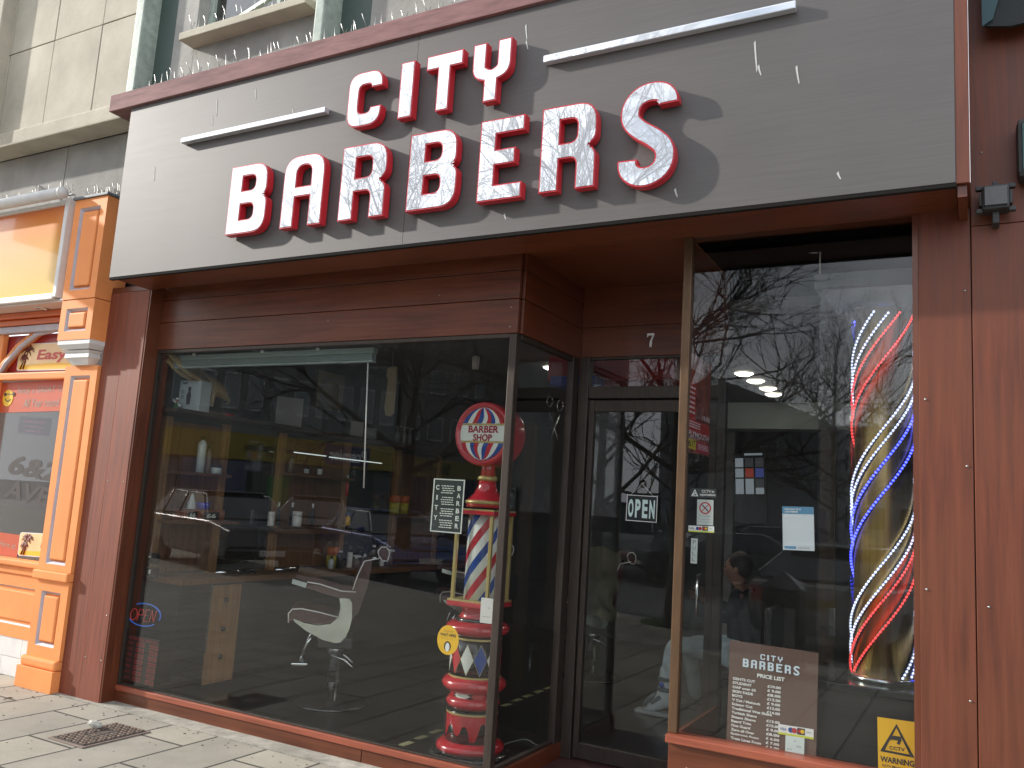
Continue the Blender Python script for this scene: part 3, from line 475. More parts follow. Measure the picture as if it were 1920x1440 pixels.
# salon stickers
F = Face.quad([(35, 647), (158, 640), (158, 693), (35, 694)], 4.466); s = thing('salon_badge', 'rounded Easytan badge with palm trees under the arch', 'sign', F.o)
rr = lambda r: [(a/F.w, b_/F.h) for a, b_ in rpoly([(0, 0, r), (F.w, 0, r), (F.w, F.h, r), (0, F.h, r)])]
ins = lambda fc, r, d: [(a/fc.w, b_/fc.h) for a, b_ in rpoly([(d, d, r), (fc.w-d, d, r), (fc.w-d, fc.h-d, r), (d, fc.h-d, r)])]
SUNSET = M('sunset print', (.9, .6, .3), .35, var=.15, vs=4); PALM = M('palm print', (.16, .03, .02), .5); TXR = M('red print', (.55, .05, .03), .4)
def badge(F, s, words, split=.30, tx1=1.05):
    F.poly(MB(), rr_(F, .03), 0, .003).obj('border', W['white'], s); F.poly(MB(), ins(F, .026, .006), .0032, .004).obj('backing', SUNSET, s)
    F.poly(MB(), [(.03, .05), (.97, .05), (.97, .2), (.6, .27), (.03, .2)], .0042, .0046).obj('sand', W['yellowv'], s)
    p = MB()
    for (x, h, sz) in ((.13, .72, .11), (.085, .42, .07)):
        p.tube([F.P(x-.02, .06, .006), F.P(x, h*.6, .006), F.P(x+.02, h, .006)], [.009, .006, .004], 5)
        for a in (-170, -130, -60, -10, 20, 60, 110, 150): p.tube([F.P(x+.02, h, .006), F.P(x+.02+sz*.5*math.cos(math.radians(a)), h+sz*1.3*math.sin(math.radians(a))+.09, .006), F.P(x+.02+sz*math.cos(math.radians(a)), h+sz*1.7*math.sin(math.radians(a))-.03, .006)], [.006, .008, .001], 4)
    p.obj('palm_trees', PALM, s); F.text(MB(), words, split, .28, tx1, .76, .006, bold=.03, shear=.1).obj('lettering', TXR, s)
rr_ = lambda fc, r: ins(fc, r, 0)
badge(F, s, 'Easytan')
F = Face.quad([(38, 999), (150, 1003), (146, 1052), (34, 1040)], 4.466); s = thing('salon_badge', 'rounded Easytan badge with palm tree low in the tanning shop window', 'sign', F.o); badge(F, s, 'Easytan', .38, 1.2)
F = Face.quad([(-40, 720), (142, 712), (140, 768), (-40, 776)], 4.464); s = thing('salon_banner', 'red banner reading Fancy a GREAT TAN All year round with a smiling sun face', 'banner', F.o)
F.slab(MB(), 0, 0, 1, 1, 0, .004).obj('sheet', M('brick red banner', (.52, .085, .03), .45), s)
mm = MB(); F.text(mm, 'Fancy a GREAT TAN', .42, .56, .95, .80, .0055, shear=.2); F.text(mm, 'All Year round', .50, .15, .86, .42, .0055, shear=.2); mm.obj('lettering', M('dull silver print', (.33, .30, .25), .5), s)
F.disc(MB(), .33, .48, .075, .0045, .007).obj('face_disc', W['yellowv'], s); mm = MB(); 
for dx in (-.028, .028): F.disc(mm, .345+dx*1.6, .60, .017, .0075, .009, n=14)
F.disc(mm, .335, .52, .045, .0075, .009, r2=.036, n=14, a0=200, a1=330); F.line(mm, (.30, .61), (.385, .60), .006, .0075, .009); mm.obj('sunglasses_and_smile', W['blackv'], s)
F = Face.quad([(0, 1005), (36, 1010), (32, 1040), (-4, 1030)], 4.468); s = thing('salon_sticker', 'plain red strip with faded script at the foot of the tanning shop window', 'sticker', F.o)
Face.quad([(-60, 990), (38, 1003), (32, 1046), (-66, 1030)], 4.468).slab(MB(), 0, 0, 1, 1, 0, .002).obj('sheet', M('brick red sticker', (.5, .09, .03), .45), s); F.text(MB(), 'Here at', .0, .3, .9, .7, .003, shear=.3).obj('lettering', M('dull print', (.35, .28, .22), .5), s)
F = Face.quad([(5, 850), (118, 868), (108, 955), (0, 930)], 4.468); s = thing('window_lettering', 'grey outlined words 6 & 2 and AVE on the tanning shop glass', 'lettering', F.o); mm = MB(); F.text(mm, '6&2', .1, .55, .95, 1.0, .001, bold=.03, shear=.2); F.text(mm, 'AVE', .1, 0, .9, .42, .001, bold=.03, shear=.2); mm.obj('letters', M('dull grey vinyl', (.05, .04, .038), .7), s)
F = Face.quad([(38, 780), (98, 785), (92, 818), (34, 812)], 4.9); s = thing('notice', 'small dark mauve notice inside the tanning shop window', 'notice', F.o); F.slab(MB(), 0, 0, 1, 1, 0, .004).obj('sheet', M('mauve notice', (.10, .04, .05), .5), s); sdash = (F, s)
# ================================================================ right neighbour: timber clad wall
nb = thing('timber_clad_wall', 'dark red timber clad wall of the next shop at the right edge', 'wall', (.7, 4.28, 0))
for x0, x1 in ((-.016, .245), (.249, .52), (.524, .8), (.804, 1.1), (1.104, 1.6)):
    MB().box(x0, x1, 4.284, 4.45, 0, 3.0, .003).obj('board', W['wr'], nb); MB().box(x0, x1, 4.285, 4.45, 3.003, 6.0, .003).obj('board', W['wr'], nb)
for x, z in ((.235, 2.93), (.03, 3.35), (-.035, 3.32), (.235, 3.35), (.2, 2.5), (.03, 1.3), (.22, .7)): MB().lathe([(0, -.003), (.0045, -.002), (.0055, 0)], (x, 4.284, z), 8, axis=(0, 1, 0)).obj('screw', W['steel'], nb)
F = Face.quad([(1834, 356), (1898, 354), (1896, 405), (1838, 408)], 4.25); c = F.P(.5, .5); jb = thing('junction_box', 'small weathered black floodlight unit screwed to the timber wall', 'floodlight', c)
BX = M('weathered black metal', (.028, .03, .03), .5, var=.3, vs=20, dirt=.2)
MB().box(c.x-F.w*.42, c.x+F.w*.42, 4.165, 4.262, c.z-F.h*.42, c.z+F.h*.45, .012).obj('housing', BX, jb); MB().box(c.x-F.w*.36, c.x+F.w*.36, 4.158, 4.166, c.z-F.h*.32, c.z+F.h*.36, .004).obj('glass', W['blackg'], jb)
b = MB()
for sx in (-1, 1):
    for sz in (-.4, .42): b.obox((c.x+sx*F.w*.5, 4.2, c.z+sz*F.h), (X3, Y3, Z3), (.028, .03, .02), .004)
    b.box(c.x+sx*F.w*.46-.006, c.x+sx*F.w*.46+.006, 4.18, 4.284, c.z-.03, c.z+.03, .003)
b.box(c.x-.014, c.x+.014, 4.2, 4.284, c.z-F.h*.85, c.z-F.h*.4, .005).box(c.x-.012, c.x+.012, 4.2, 4.26, c.z+F.h*.45, c.z+F.h*.65, .004).obj('bracket', BX, jb)
a = py(1847, 57, 4.2); a2 = py(1925, 46, 4.2); hs = thing('hanging_banner', 'bottom corner of a black cloth banner hanging from the wall above', 'banner', (a.x+.1, 4.2, a.z))
MB().prism([[(a.x, a.z+.01), (a2.x*.6+a.x*.4, a.z-.012), (a2.x+.5, a.z+.02), (a2.x+.5, 5.4), (a.x-.01, 5.4)]], (0, 4.2, 0), X3, Z3, -Y3, .02).obj('cloth', M('black banner cloth', (.012, .016, .016), .7, var=.3), hs)
MB().prism([[(a.x-.012, a.z+.005), (a.x+.03, a.z+.03), (a.x+.09, a.z+.25), (a.x+.09, 5.4), (a.x-.022, 5.4)]], (0, 4.178, 0), X3, Z3, -Y3, .012).obj('hem', M('teal banner hem', (.025, .07, .08), .6), hs)
a = py(1916, 280, 4.2); wl = thing('wall_lamp', 'dark rounded wall lamp cut off by the right edge', 'wall lamp', a); MB().box(a.x-.02, a.x+.2, 4.17, 4.284, a.z-.14, a.z+.14, .03).obj('housing', BX, wl); MB().box(a.x+.0, a.x+.19, 4.165, 4.18, a.z-.11, a.z+.11, .01).obj('lens', M('teal lens', (.05, .12, .11), .2), wl)
# ================================================================ pavement details
q = [pz(*p) for p in ((118, 1385), (225, 1355), (262, 1378), (150, 1402))]; dc = thing('drain_cover', 'small rectangular cast iron drain cover with stud pattern set in the paving', 'drain cover', q[0])
x0, x1, y0, y1 = -5.07, -4.77, 3.57, 4.02
IRON = M('rusty cast iron', (.23, .17, .13), .7, metal=.3, var=.3, vs=20, dirt=.3)
MB().box(x0-.02, x1+.02, y0-.02, y1+.02, .001, .008, .002).obj('frame', M('cover frame', (.2, .15, .12), .8), dc)
MB().box(x0, x1, y0, y1, .0085, .011, .001).obj('plate', M('dark plate', (.05, .04, .035), .8), dc); b = MB()
for i in range(9):
    for k in range(13):
        if 3 <= i <= 5 and 4 <= k <= 8: continue
        cx = x0+.022+i*.032; cy = y0+.022+k*.0342; b.box(cx-(.012 if (i+k) % 2 else .006), cx+(.012 if (i+k) % 2 else .006), cy-(.006 if (i+k) % 2 else .012), cy+(.006 if (i+k) % 2 else .012), .011, .017, .002)
b.obj('stud_pattern', IRON, dc); F = Face((x0+.11, y0+.29, .0112), -Y3, X3, .14, .08); F.text(MB(), 'WATER', 0, .2, 1, .8, .003, bold=.02).obj('lettering', IRON, dc)
a = pz(172, 1370); b = MB().ball((0, 0, 0), 1, 10); random.seed(3)
b.v = [(v[0]*.052+random.uniform(-.006, .006), v[1]*.03+random.uniform(-.005, .005), v[2]*.022+random.uniform(-.004, .004)) for v in b.v]; b.sm = [False]*len(b.sm); b.xf(Matrix.Translation((a.x, a.y+.02, .036)) @ Matrix.Rotation(.5, 4, 'Z') @ Matrix.Rotation(.25, 4, 'Y'))
tag(b.obj('stone', M('pale stone', (.45, .44, .38), .9, var=.15, vs=30)), 'small pale stone lying on the drain cover', 'stone')
a = py(207, 1298, 4.39)
def leaf(label, c, u, v, L_, Wd, mat, seed=0):
    c = Vector(c); n_ = u.cross(v); b = MB(); P = []
    for i in range(9):
        t_ = i/8; wdt = Wd*math.sin(math.pi*min(1, t_*1.05))**.8*.5; P.append((c+v*(L_*(t_-.5))-u*wdt+n_*.01*math.sin(t_*3), c+v*(L_*(t_-.5))+n_*(.016*math.sin(t_*3)), c+v*(L_*(t_-.5))+u*wdt+n_*.006*math.sin(t_*3)))
    vs = [p for r in P for p in r]; fs = []
    for i in range(8): fs += [(i*3, i*3+1, i*3+4, i*3+3), (i*3+1, i*3+2, i*3+5, i*3+4)]
    return tag(b.add(vs, fs).obj('fallen_leaf', mat), label, 'leaf')
YL2 = M('yellowed leaf', (.50, .36, .04), .6, var=.2, vs=40); BRL = M('brown leaf', (.10, .06, .03), .7)
leaf('yellow leaf propped against the foot of the left pilaster', (a.x, 4.375, .08), Vector((.9, -.4, 0)).normalized(), Vector((.12, .05, 1)).normalized(), .105, .05, YL2)
a = pz(15, 1314); leaf('small dark curled leaf on the paving before the orange plinth', (a.x, a.y, .012), X3, Vector((.5, .8, .1)).normalized(), .07, .03, BRL)
random.seed(12); gr = MB()
for i in range(170):
    x = random.uniform(-6.8, -2.5); y = random.choice((random.uniform(3.0, 4.25), random.uniform(4.1, 4.3))); r = random.uniform(.003, .009); k = 6
    gr.prism([[(x+r*math.cos(a_)*random.uniform(.5, 1.2), y+r*math.sin(a_)*random.uniform(.5, 1.2)) for a_ in [2*math.pi*i_/k for i_ in range(k)]]], (0, 0, .0005), X3, Y3, Z3, random.uniform(.001, .004))
g = gr.obj('grit', M('grit and gum spots', (.13, .11, .08), .9, var=.5, vs=3)); g['kind'] = 'stuff'; g['label'] = 'grit and small crumbs scattered over the paving'
# ================================================================ things on the glass
GY, GL = 4.462, 4.436
def sticker(name, label, cat, quad, Y=GY, mat=None, th=.0015, fn=None):
    F = Face.quad(quad, Y, fn); s = thing(name, label, cat, F.o)
    if mat: F.slab(MB(), 0, 0, 1, 1, 0, th).obj('sheet', mat, s)
    return F, s
def dashes(F, s, rows, mat, l=.003, seed=1, name='small_print'):   # rows (x0, x1, y, h): lines too small to read
    mb = MB(); rd = random.Random(seed)
    for x0, x1, y, h in rows:
        x = x0
        while x < x1-.02:
            w_ = min(rd.uniform(.03, .10), x1-x); F.slab(mb, x, y, x+w_, y+h, l, l+.0003); x += w_+.018
    return mb.obj(name, mat, s)
def T(F, s, items, mat, l=.003, bold=.015, name='lettering'):
    mb = MB()
    for it in items:
        if it[0] == 'I': mm_ = (it[1]+it[3])/2; it = ('I', mm_-.2*(it[3]-it[1]), it[2], mm_+.2*(it[3]-it[1]), it[4])
        F.text(mb, *it[:5], l, bold=it[5] if len(it) > 5 else bold)
    return mb.obj(name, mat, s)
BRB = M('glossy brown board', (.135, .085, .07), .18, coat=.6)
dashes(*sdash, [(.15, .85, .65, .14), (.2, .8, .4, .1), (.25, .75, .15, .1)], M('pink print', (.5, .16, .2), .5), .005)
F, s = sticker('price_list', 'glossy brown CITY BARBERS price list board standing low behind the right window', 'price list', [(1381, 1204), (1541, 1223), (1524, 1440), (1350, 1400)], 4.50, BRB, .006)
rows = [('GENTS CUT', '£10.00', .26), ('STUDENT', '£ 9.00', .22), ('OAP over 65', '£8.00', .27), ('SKIN FADE', '£13.00', .24), ('BOYS', '£ 9.00', .12), ('V Cut / Mohawk', '£12.00', .33), ('Scissor Cut', '£14.00', .24), ('Traditional Wet Shave', '', .46), ('Turkish Shave', '£13.00', .29), ('Steam Shave', '£15.00', .28), ('Beard Trim', '£ 9.00', .23), ('One Guard', '£8.00', .22), ('Zero all Over', '£ 6.00', .27), ('Eyebrows From', '£ 7.00', .32), ('Tram Lines From', '£ 5.00', .35), ('WASH', '£ 3.00', .14), ('Nose Waxing', '£ 5.00', .27)]
it = [('PRICE LIST', .33, .70, .64, .735)]
for i, (a, b_, w_) in enumerate(rows):
    z = .655-i*.0385; it.append((a, .05, z-.012, .05+w_, z+.012)); 
    if b_: it.append((b_, .45, z-.031, .60, z-.007))
T(F, s, it, W['white'], .0075, .035)
mb = MB()
for wd, a0, a1, b0, b1 in (('CITY', .36, .61, .865, .915), ('BARBERS', .16, .80, .775, .85)):
    ws = {'I': .4}; tot = sum(ws.get(c_, 1) for c_ in wd)+.42*(len(wd)-1); x = a0*F.w; un = (a1-a0)*F.w/tot
    for ch in wd:
        w_ = ws.get(ch, 1)*un; gh = (b1-b0)*F.h; G = glyph(ch, .34 if ch != 'I' else .1, .47); sx = w_/(.34 if ch != 'I' else .1); sy = gh/.47
        mb.prism(orient([[(a*sx, b_*sy) for a, b_ in lp] for lp in G]), F.o+F.u*x+F.v*(b0*F.h)+F.n*.0065, F.u, F.v, F.n, .0012); x += w_+.42*un
mb.obj('title', M('pale blue white print', (.62, .72, .80), .4), s)
def cardstrip(label, quad, Y):
    F, s = sticker('payment_sticker', label, 'sticker', quad, Y, W['white']); F.slab(MB(), 0, 0, 1, .2, .0016, .002).obj('stripe', M('lime stripe', (.6, .65, .05), .5), s)
    T(F, s, [('VISA', .04, .42, .24, .72)], M('navy print', (.03, .06, .3), .5), .002); F.disc(MB(), .36, .58, F.h*.27, .0018, .0024).obj('logo_disc', W['bluep'], s); F.disc(MB(), .46, .58, F.h*.27, .0026, .003).obj('logo_disc', W['redpaint'], s)
    F.slab(MB(), .54, .26, .76, .92, .0018, .0022).obj('logo_card', W['blackv'], s); F.disc(MB(), .61, .6, F.h*.2, .0024, .0028).obj('logo_disc', W['redpaint'], s); F.disc(MB(), .69, .6, F.h*.2, .003, .0034).obj('logo_disc', W['yellowv'], s)
    T(F, s, [('pay', .82, .5, .93, .68)], W['greyp'], .002); return s
cardstrip('small card payment sticker overlapping the corner of the brown price list', [(1460, 1357), (1526, 1368), (1525, 1386), (1459, 1376)], 4.49)
cardstrip('small card payment sticker on the glass below the no smoking sign', [(1291, 985), (1339, 987), (1339, 999), (1291, 997)], GY)
F, s = sticker('contactless_sticker', 'pale card reader sticker with a blue foot on the price list', 'sticker', [(1474, 1377), (1509, 1384), (1507, 1422), (1471, 1415)], 4.49, M('pale print', (.62, .72, .70), .5)); F.slab(MB(), 0, 0, 1, .13, .0016, .002).obj('stripe', M('blue strip', (.05, .25, .5), .5), s); T(F, s, [('VISA', .55, .48, .85, .57), ('o', .45, .72, .55, .8), ('o o', .12, .28, .35, .36)], W['greyp'], .002)
F, s = sticker('warning_sticker', 'yellow CCTV WARNING sticker in the lower right corner of the window', 'sticker', [(1644, 1344), (1716, 1354), (1716, 1470), (1648, 1458)], GY, M('yellow warning vinyl', (.82, .47, .015), .4))
F.poly(MB(), [(.06, .44), (.98, .42), (.52, .93)], .0016, .0024, holes=[[(.19, .475), (.515, .865), (.85, .46)]]).obj('triangle', W['blackv'], s); cm = MB(); F.slab(cm, .42, .66, .64, .73, .0016, .003); F.poly(cm, [(.35, .645), (.42, .67), (.42, .72), (.35, .73)], .0016, .003); F.line(cm, (.60, .67), (.55, .60), .012, .0016, .003); cm.obj('camera_symbol', W['blackv'], s)
T(F, s, [('CCTV', .31, .495, .73, .555), ('WARNING', .06, .27, .97, .37), ('CCTV Monitoring &', .1, .19, .9, .235), ('Recording in Progress', .08, .12, .92, .165), ('24 hours a day', .2, .05, .8, .09)], W['blackv'], .0026, .03)
F, s = sticker('cctv_sticker', 'black CCTV in operation sticker above the no smoking sign', 'sticker', [(1294, 915), (1343, 917), (1343, 934), (1294, 932)], GY, M('dark film', (.03, .035, .035), .4)); T(F, s, [('CCTV in', .45, .55, .92, .85), ('operation', .38, .12, .97, .48)], W['white'], .002); F.poly(MB(), [(.05, .12), (.32, .12), (.185, .9)], .0016, .0022, holes=[[(.11, .2), (.185, .7), (.26, .2)]]).obj('triangle', W['white'], s); F.line(MB(), (.13, .28), (.24, .5), .005, .0016, .0024).obj('camera_symbol', W['white'], s)
F, s = sticker('no_smoking_sign', 'small white no smoking sticker with red ring on the right window', 'sticker', [(1308, 936), (1338, 938), (1337, 985), (1306, 984)], GY, M('dull white print', (.5, .54, .52), .5)); RG = W['redpaint']
F.disc(MB(), .5, .67, F.w*.36, .0016, .0024, r2=F.w*.29).obj('ring', RG, s); F.line(MB(), (.28, .52), (.72, .82), .004, .0026, .0032).obj('bar', RG, s); F.line(MB(), (.3, .8), (.7, .54), .006, .0016, .0022).obj('cigarette', W['blackv'], s); T(F, s, [('No smoking', .15, .32, .85, .38), ('It is against the law', .1, .2, .9, .25), ('to smoke on these premises', .08, .1, .92, .15)], W['greyp'], .002)
F, s = sticker('pull_sign', 'narrow white PULL strip below the card sticker', 'sticker', [(1296, 1009), (1308, 1010), (1307, 1057), (1295, 1056)], GY, M('pale strip', (.55, .6, .58), .5)); T(F, s, [(c_, .25, .78-i*.23, .75, .93-i*.23) for i, c_ in enumerate('PULL')], W['greyp'], .002)
F, s = sticker('window_notice', 'white blue headed information notice taped inside the right window', 'notice', [(1467, 949), (1526, 951), (1527, 1033), (1468, 1031)], GY, M('white paper notice', (.52, .56, .60), .6)); F.slab(MB(), 0, .83, 1, 1, .0016, .002).obj('header', M('blue header', (.08, .22, .36), .5), s); T(F, s, [('RESPONSIBLE USE OF', .08, .92, .6, .955), ('OUR PREMISES', .08, .86, .5, .9), ('Please follow the guidance', .06, .77, .6, .80)], W['white'], .0024); F.slab(MB(), .05, .03, .42, .09, .0016, .002).obj('footer', M('blue footer', (.1, .25, .42), .5), s); T(F, s, [('PUBLIC HEALTH', .5, .04, .85, .08)], W['greyp'], .002)
PXP = -1.405
fn = lambda x, y, X_: pxx(x, y, X_)
P_ = [py(1287, 655, 4.475), None]; zt = py(1287, 660, 4.49).z; zb = py(1286, 845, 4.49).z; F = Face((-1.380, 4.49, zb), Y3, Z3, .42, zt-zb); F.n = X3; s = thing('fight_poster', 'tall red and black PLYMOUTH concert poster on the side glass by the post', 'poster', F.o)
F.slab(MB(), 0, 0, 1, 1, 0, .0015).obj('sheet', M('dark red print', (.10, .03, .03), .5, var=.6, vs=9, col2=(.32, .10, .06)), s); F.slab(MB(), 0, .33, .30, .70, .0016, .002).obj('red_column', W['darkred'], s); F.slab(MB(), 0, .2, 1, .33, .0016, .002).obj('red_column', W['darkred'], s); F.slab(MB(), 0, .84, .6, 1, .0016, .002).obj('white_block', M('print white', (.4, .3, .28), .5), s); F.slab(MB(), 0, .03, .36, .13, .0016, .002).obj('yellow_block', M('print yellow', (.5, .42, .03), .5), s); F.slab(MB(), .4, .02, 1, .12, .0016, .002).obj('red_block', M('print crimson', (.38, .04, .07), .5), s)
T(F, s, [('PLYMOUTH', .02, .155, .97, .215), ('19.99', .62, .36, .98, .41), ('NEW CUT', .02, .135, .5, .15)], M('print pale', (.6, .6, .62), .5), .0024); T(F, s, [('6', .03, .05, .15, .12), ('17', .19, .05, .33, .12)], W['blackv'], .0024); dashes(F, s, [(.03, .27, .64-i*.05, .02) for i in range(6)]+[(.45, .95, .09-.02*i, .01) for i in range(3)]+[(.05, .55, .3-.025*i, .012) for i in range(3)], M('print pale', (.6, .55, .55), .5), .0024)
# OPEN sign hanging on the door glass
F, s = sticker('open_sign', 'black OPEN sign with white border hanging by a string on the door glass', 'sign', [(1176, 927), (1234, 931), (1231, 980), (1174, 976)], 5.30, M('black card', (.008, .012, .013), .4), .004)
F.poly(MB(), [(0, 0), (1, 0), (1, 1), (0, 1)], .0042, .005, holes=[[(.02, .025), (.02, .975), (.98, .975), (.98, .025)]]).obj('border', W['white'], s); mb = MB(); 
for i, ch in enumerate('OPEN'): F.text(mb, ch, .06+i*.23, .14, .235+i*.23, .84, .0055, bold=.04)
mb.obj('lettering', M('pale green white', (.62, .78, .76), .4), s); a = py(1205, 907, 5.322); MB().lathe([(0, -.012), (.01, -.01), (.022, -.002), (.026, 0)], a, 16, axis=(0, 1, 0)).obj('suction_cup', glassmat('clear rubber', 2., .6), s); MB().tube([F.P(.1, .97, .004), a-Y3*.012, F.P(.88, .97, .004)], .0012, 5).obj('string', W['white'], s)
# poster CITY BARBER
F, s = sticker('city_barber_poster', 'black CITY BARBER poster with white border behind the left window', 'poster', [(815, 897), (874, 900), (864, 1001), (806, 996)], 4.56, M('black poster', (.018, .03, .028), .4), .003)
F.poly(MB(), [(0, 0), (1, 0), (1, 1), (0, 1)], .0032, .004, holes=[[(.035, .02), (.035, .98), (.965, .98), (.965, .02)]]).obj('border', W['creamp'], s)
it = [(c_, .09, .79-i*.19, .2, .88-i*.19) for i, c_ in enumerate('CITY')]+[(c_, .78, .79-i*.14, .89, .88-i*.14) for i, c_ in enumerate('BARBER')]; T(F, s, it, W['creamp'], .004, .03)
dashes(F, s, [(.27+.02*(i % 3), .70-.03*(i % 2), .86-i*.043, .017) for i in range(19) if i % 5 != 4], W['creamp'], .004)
# yellow wait here sticker
a = py(840, 1200, GL); F = Face((a.x-.075, GL, a.z-.085), X3, Z3, .15, .17); s = thing('wait_here_sticker', 'round yellow PLEASE WAIT HERE sticker on the left window by the pole', 'sticker', F.o); F.poly(MB(), [(.5+.5*math.cos(t_), .5+.5*math.sin(t_)) for t_ in [2*math.pi*i/40 for i in range(40)]], 0, .0015).obj('disc', W['yellowv'], s)
T(F, s, [('PLEASE', .3, .76, .72, .83)], M('brown print', (.35, .2, .02), .5), .002, 0); T(F, s, [('WAIT HERE', .13, .62, .87, .72)], W['blackv'], .002, .03); F.poly(MB(), [(.5+.16*math.cos(t_), .29+.17*math.sin(t_)) for t_ in [2*math.pi*i/24 for i in range(24)]], .0016, .002).obj('face_disc', W['blackv'], s); F.poly(MB(), [(.5+.1*math.cos(t_), .26+.15*math.sin(t_)) for t_ in [2*math.pi*i/20 for i in range(20)]], .0022, .0026).obj('face_mark', W['white'], s); mb = MB(); F.line(mb, (.15, .57), (.85, .57), .0012, .0016, .002); F.line(mb, (.2, .52), (.8, .52), .0012, .0016, .002); mb.obj('rules', M('brown rule', (.4, .25, .02), .5), s)
# neon OPEN sign and opening hours
ne = Face.quad([(243, 1128), (305, 1134), (302, 1180), (240, 1172)], 4.45); s = thing('neon_open_sign', 'unlit looking red and blue neon OPEN sign low in the left corner window', 'neon sign', ne.o)
NR = M('red neon tube', (.4, .05, .05), .4, emit=(1, .06, .05), es=.12); NB = M('blue neon tube', (.03, .12, .4), .4, emit=(.04, .2, 1), es=.12); cx, cy = .5, .52
el = lambda a0, a1: [ne.P(cx+.49*math.cos(math.radians(a0+(a1-a0)*i/20)), cy+.47*math.sin(math.radians(a0+(a1-a0)*i/20)), .01) for i in range(21)]
MB().tube(el(-20, 120), .005, 6).obj('blue_tube', NB, s); MB().tube(el(170, 310), .005, 6).obj('blue_tube', NB, s)
def nt_(pts): return MB().tube([ne.P(x, y, .012) for x, y in pts], .0028, 6)
nt_([(.20+.10*math.cos(math.radians(a_))+.02*math.sin(math.radians(a_)), .50+.24*math.sin(math.radians(a_))) for a_ in range(0, 361, 24)]).obj('letter_tube', NR, s); nt_([(.31, .26), (.37, .74), (.47, .74), (.50, .62), (.46, .5), (.34, .5)]).obj('letter_tube', NR, s); nt_([(.66, .74), (.57, .74), (.53, .5), (.64, .5), (.53, .5), (.51, .26), (.62, .26)]).obj('letter_tube', NR, s); nt_([(.68, .26), (.74, .74), (.80, .26), (.87, .74)]).obj('letter_tube', NR, s)
MB().tube([ne.P(.5, .99, .01), ne.P(.5, 1.4, .01)], .002, 5).obj('cord', W['black'], s)
bh = Face.quad([(238, 1188), (298, 1200), (290, 1290), (228, 1272)], 4.45); s = thing('opening_hours_board', 'dark board with red BUSINESS HOURS grid in the left window corner', 'sign', bh.o); bh.slab(MB(), 0, 0, 1, 1, 0, .003).obj('board', M('smoky board', (.02, .018, .018), .3), s)
RP = M('dull red print', (.28, .03, .03), .5); it = [('BUSINESS HOURS', .08, .90, .95, .97)]
for i, d_ in enumerate(('MON', 'TUE', 'WED', 'THU', 'FRI', 'SAT', 'SUN')): it.append((d_, .04, .79-i*.125, .24, .85-i*.125))
T(bh, s, it, RP, .004, .02); mb = MB(); m2 = MB()
for i in range(7):
    for x in (.34, .74): bh.slab(mb, x, .775-i*.125, x+.24, .865-i*.125, .0032, .004); bh.text(m2, ('9:00' if i < 6 else '10:00') if x < .5 else ('6:00' if i < 6 else '4:00'), x+.03, .79-i*.125, x+.21, .85-i*.125, .005, bold=.02)
mb.obj('time_cell', RP, s); m2.obj('time_print', W['blackv'], s)
c = py(275, 1058, 4.50); s = thing('window_lock', 'black lock and switch box fixed at the left edge of the window', 'lock', c); MB().box(c.x-.03, c.x+.04, 4.53, 4.58, c.z-.0, c.z+.085, .006).obj('switch_box', W['blackg'], s); MB().box(c.x-.05, c.x+.05, 4.53, 4.58, c.z-.1, c.z-.02, .006).obj('lock_box', W['blackg'], s); MB().box(c.x+.0, c.x+.015, 4.525, 4.53, c.z-.07, c.z-.04, .002).box(c.x-.02, c.x-.005, 4.525, 4.53, c.z+.05, c.z+.06, .002).obj('key_plate', W['white'], s)
# ================================================================ big barber pole in the left window
PC = Vector((-2.865, 4.93, 0)); bp = thing('barber_pole', 'tall red, white and blue barber pole column with round BARBER SHOP lantern on top', 'barber pole', PC)
def pzc(y_, x_=None):   # height on the pole axis for a picture row
    lo, hi = -.5, 3.5
    for _ in range(40):
        mid = (lo+hi)/2; d = Vector((PC.x, PC.y, mid))-Vector((0, 0, EYE)); q = 720-FPX*d.dot(U_)/d.dot(_f)
        if q > y_: lo = mid
        else: hi = mid
    return lo
dep = (Vector((PC.x, PC.y, 1))-Vector((0, 0, EYE))).dot(_f); K = dep/FPX
def prof(rows): return [(hw*K, pzc(y_)) for y_, hw in rows][::-1]
def la(name, rows, mat): return MB().lathe(prof(rows), (PC.x, PC.y, 0), 56).obj(name, mat, bp)
def torus(y0, y1, rin, rout, n=9):
    z0, z1 = pzc(y1), pzc(y0); return [((rin+(rout-rin)*math.sin(math.pi*i/(n-1))**.7)*K, z0+(z1-z0)*i/(n-1)) for i in range(n)]
def lt(name, p, mat): return MB().lathe(p, (PC.x, PC.y, 0), 56).obj(name, mat, bp)
lt('foot', [(76*K, .004), (76*K, .045), (73*K, .062), (64*K, .07), (60*K, .075)], W['blackg'])
lt('base_ring', torus(1384, 1409, 50, 63), W['redpaint']); la('gold_band', [(1383, 47), (1388, 50), (1391, 50)], W['goldp'])
body1 = la('lower_drum', [(1328, 45), (1330, 46), (1388, 48)], W['blackg'])
def band(fn0, fn1, r, mat, name, a0=0, a1=360, n=180, off=.0015, par=bp):
    vs = []; fs = []
    for i in range(n+1):
        a = math.radians(a0+(a1-a0)*i/n); rr_i = r+off
        vs += [(PC.x+rr_i*math.cos(a), PC.y+rr_i*math.sin(a), fn0(i/n)), (PC.x+rr_i*math.cos(a), PC.y+rr_i*math.sin(a), fn1(i/n))]
        if i: k = 2*i; fs.append((k-2, k, k+1, k-1))
    return MB().add(vs, fs, True).obj(name, mat, par)
z1 = pzc(1332); 
def drip(t_):
    u = (t_*9) % 1; c_ = abs(u-.5)*2; return z1-.055-.13*(1-c_)**1.2*(1 if int(t_*9) % 2 else .62)-.012*round(3*math.sin(t_*60))
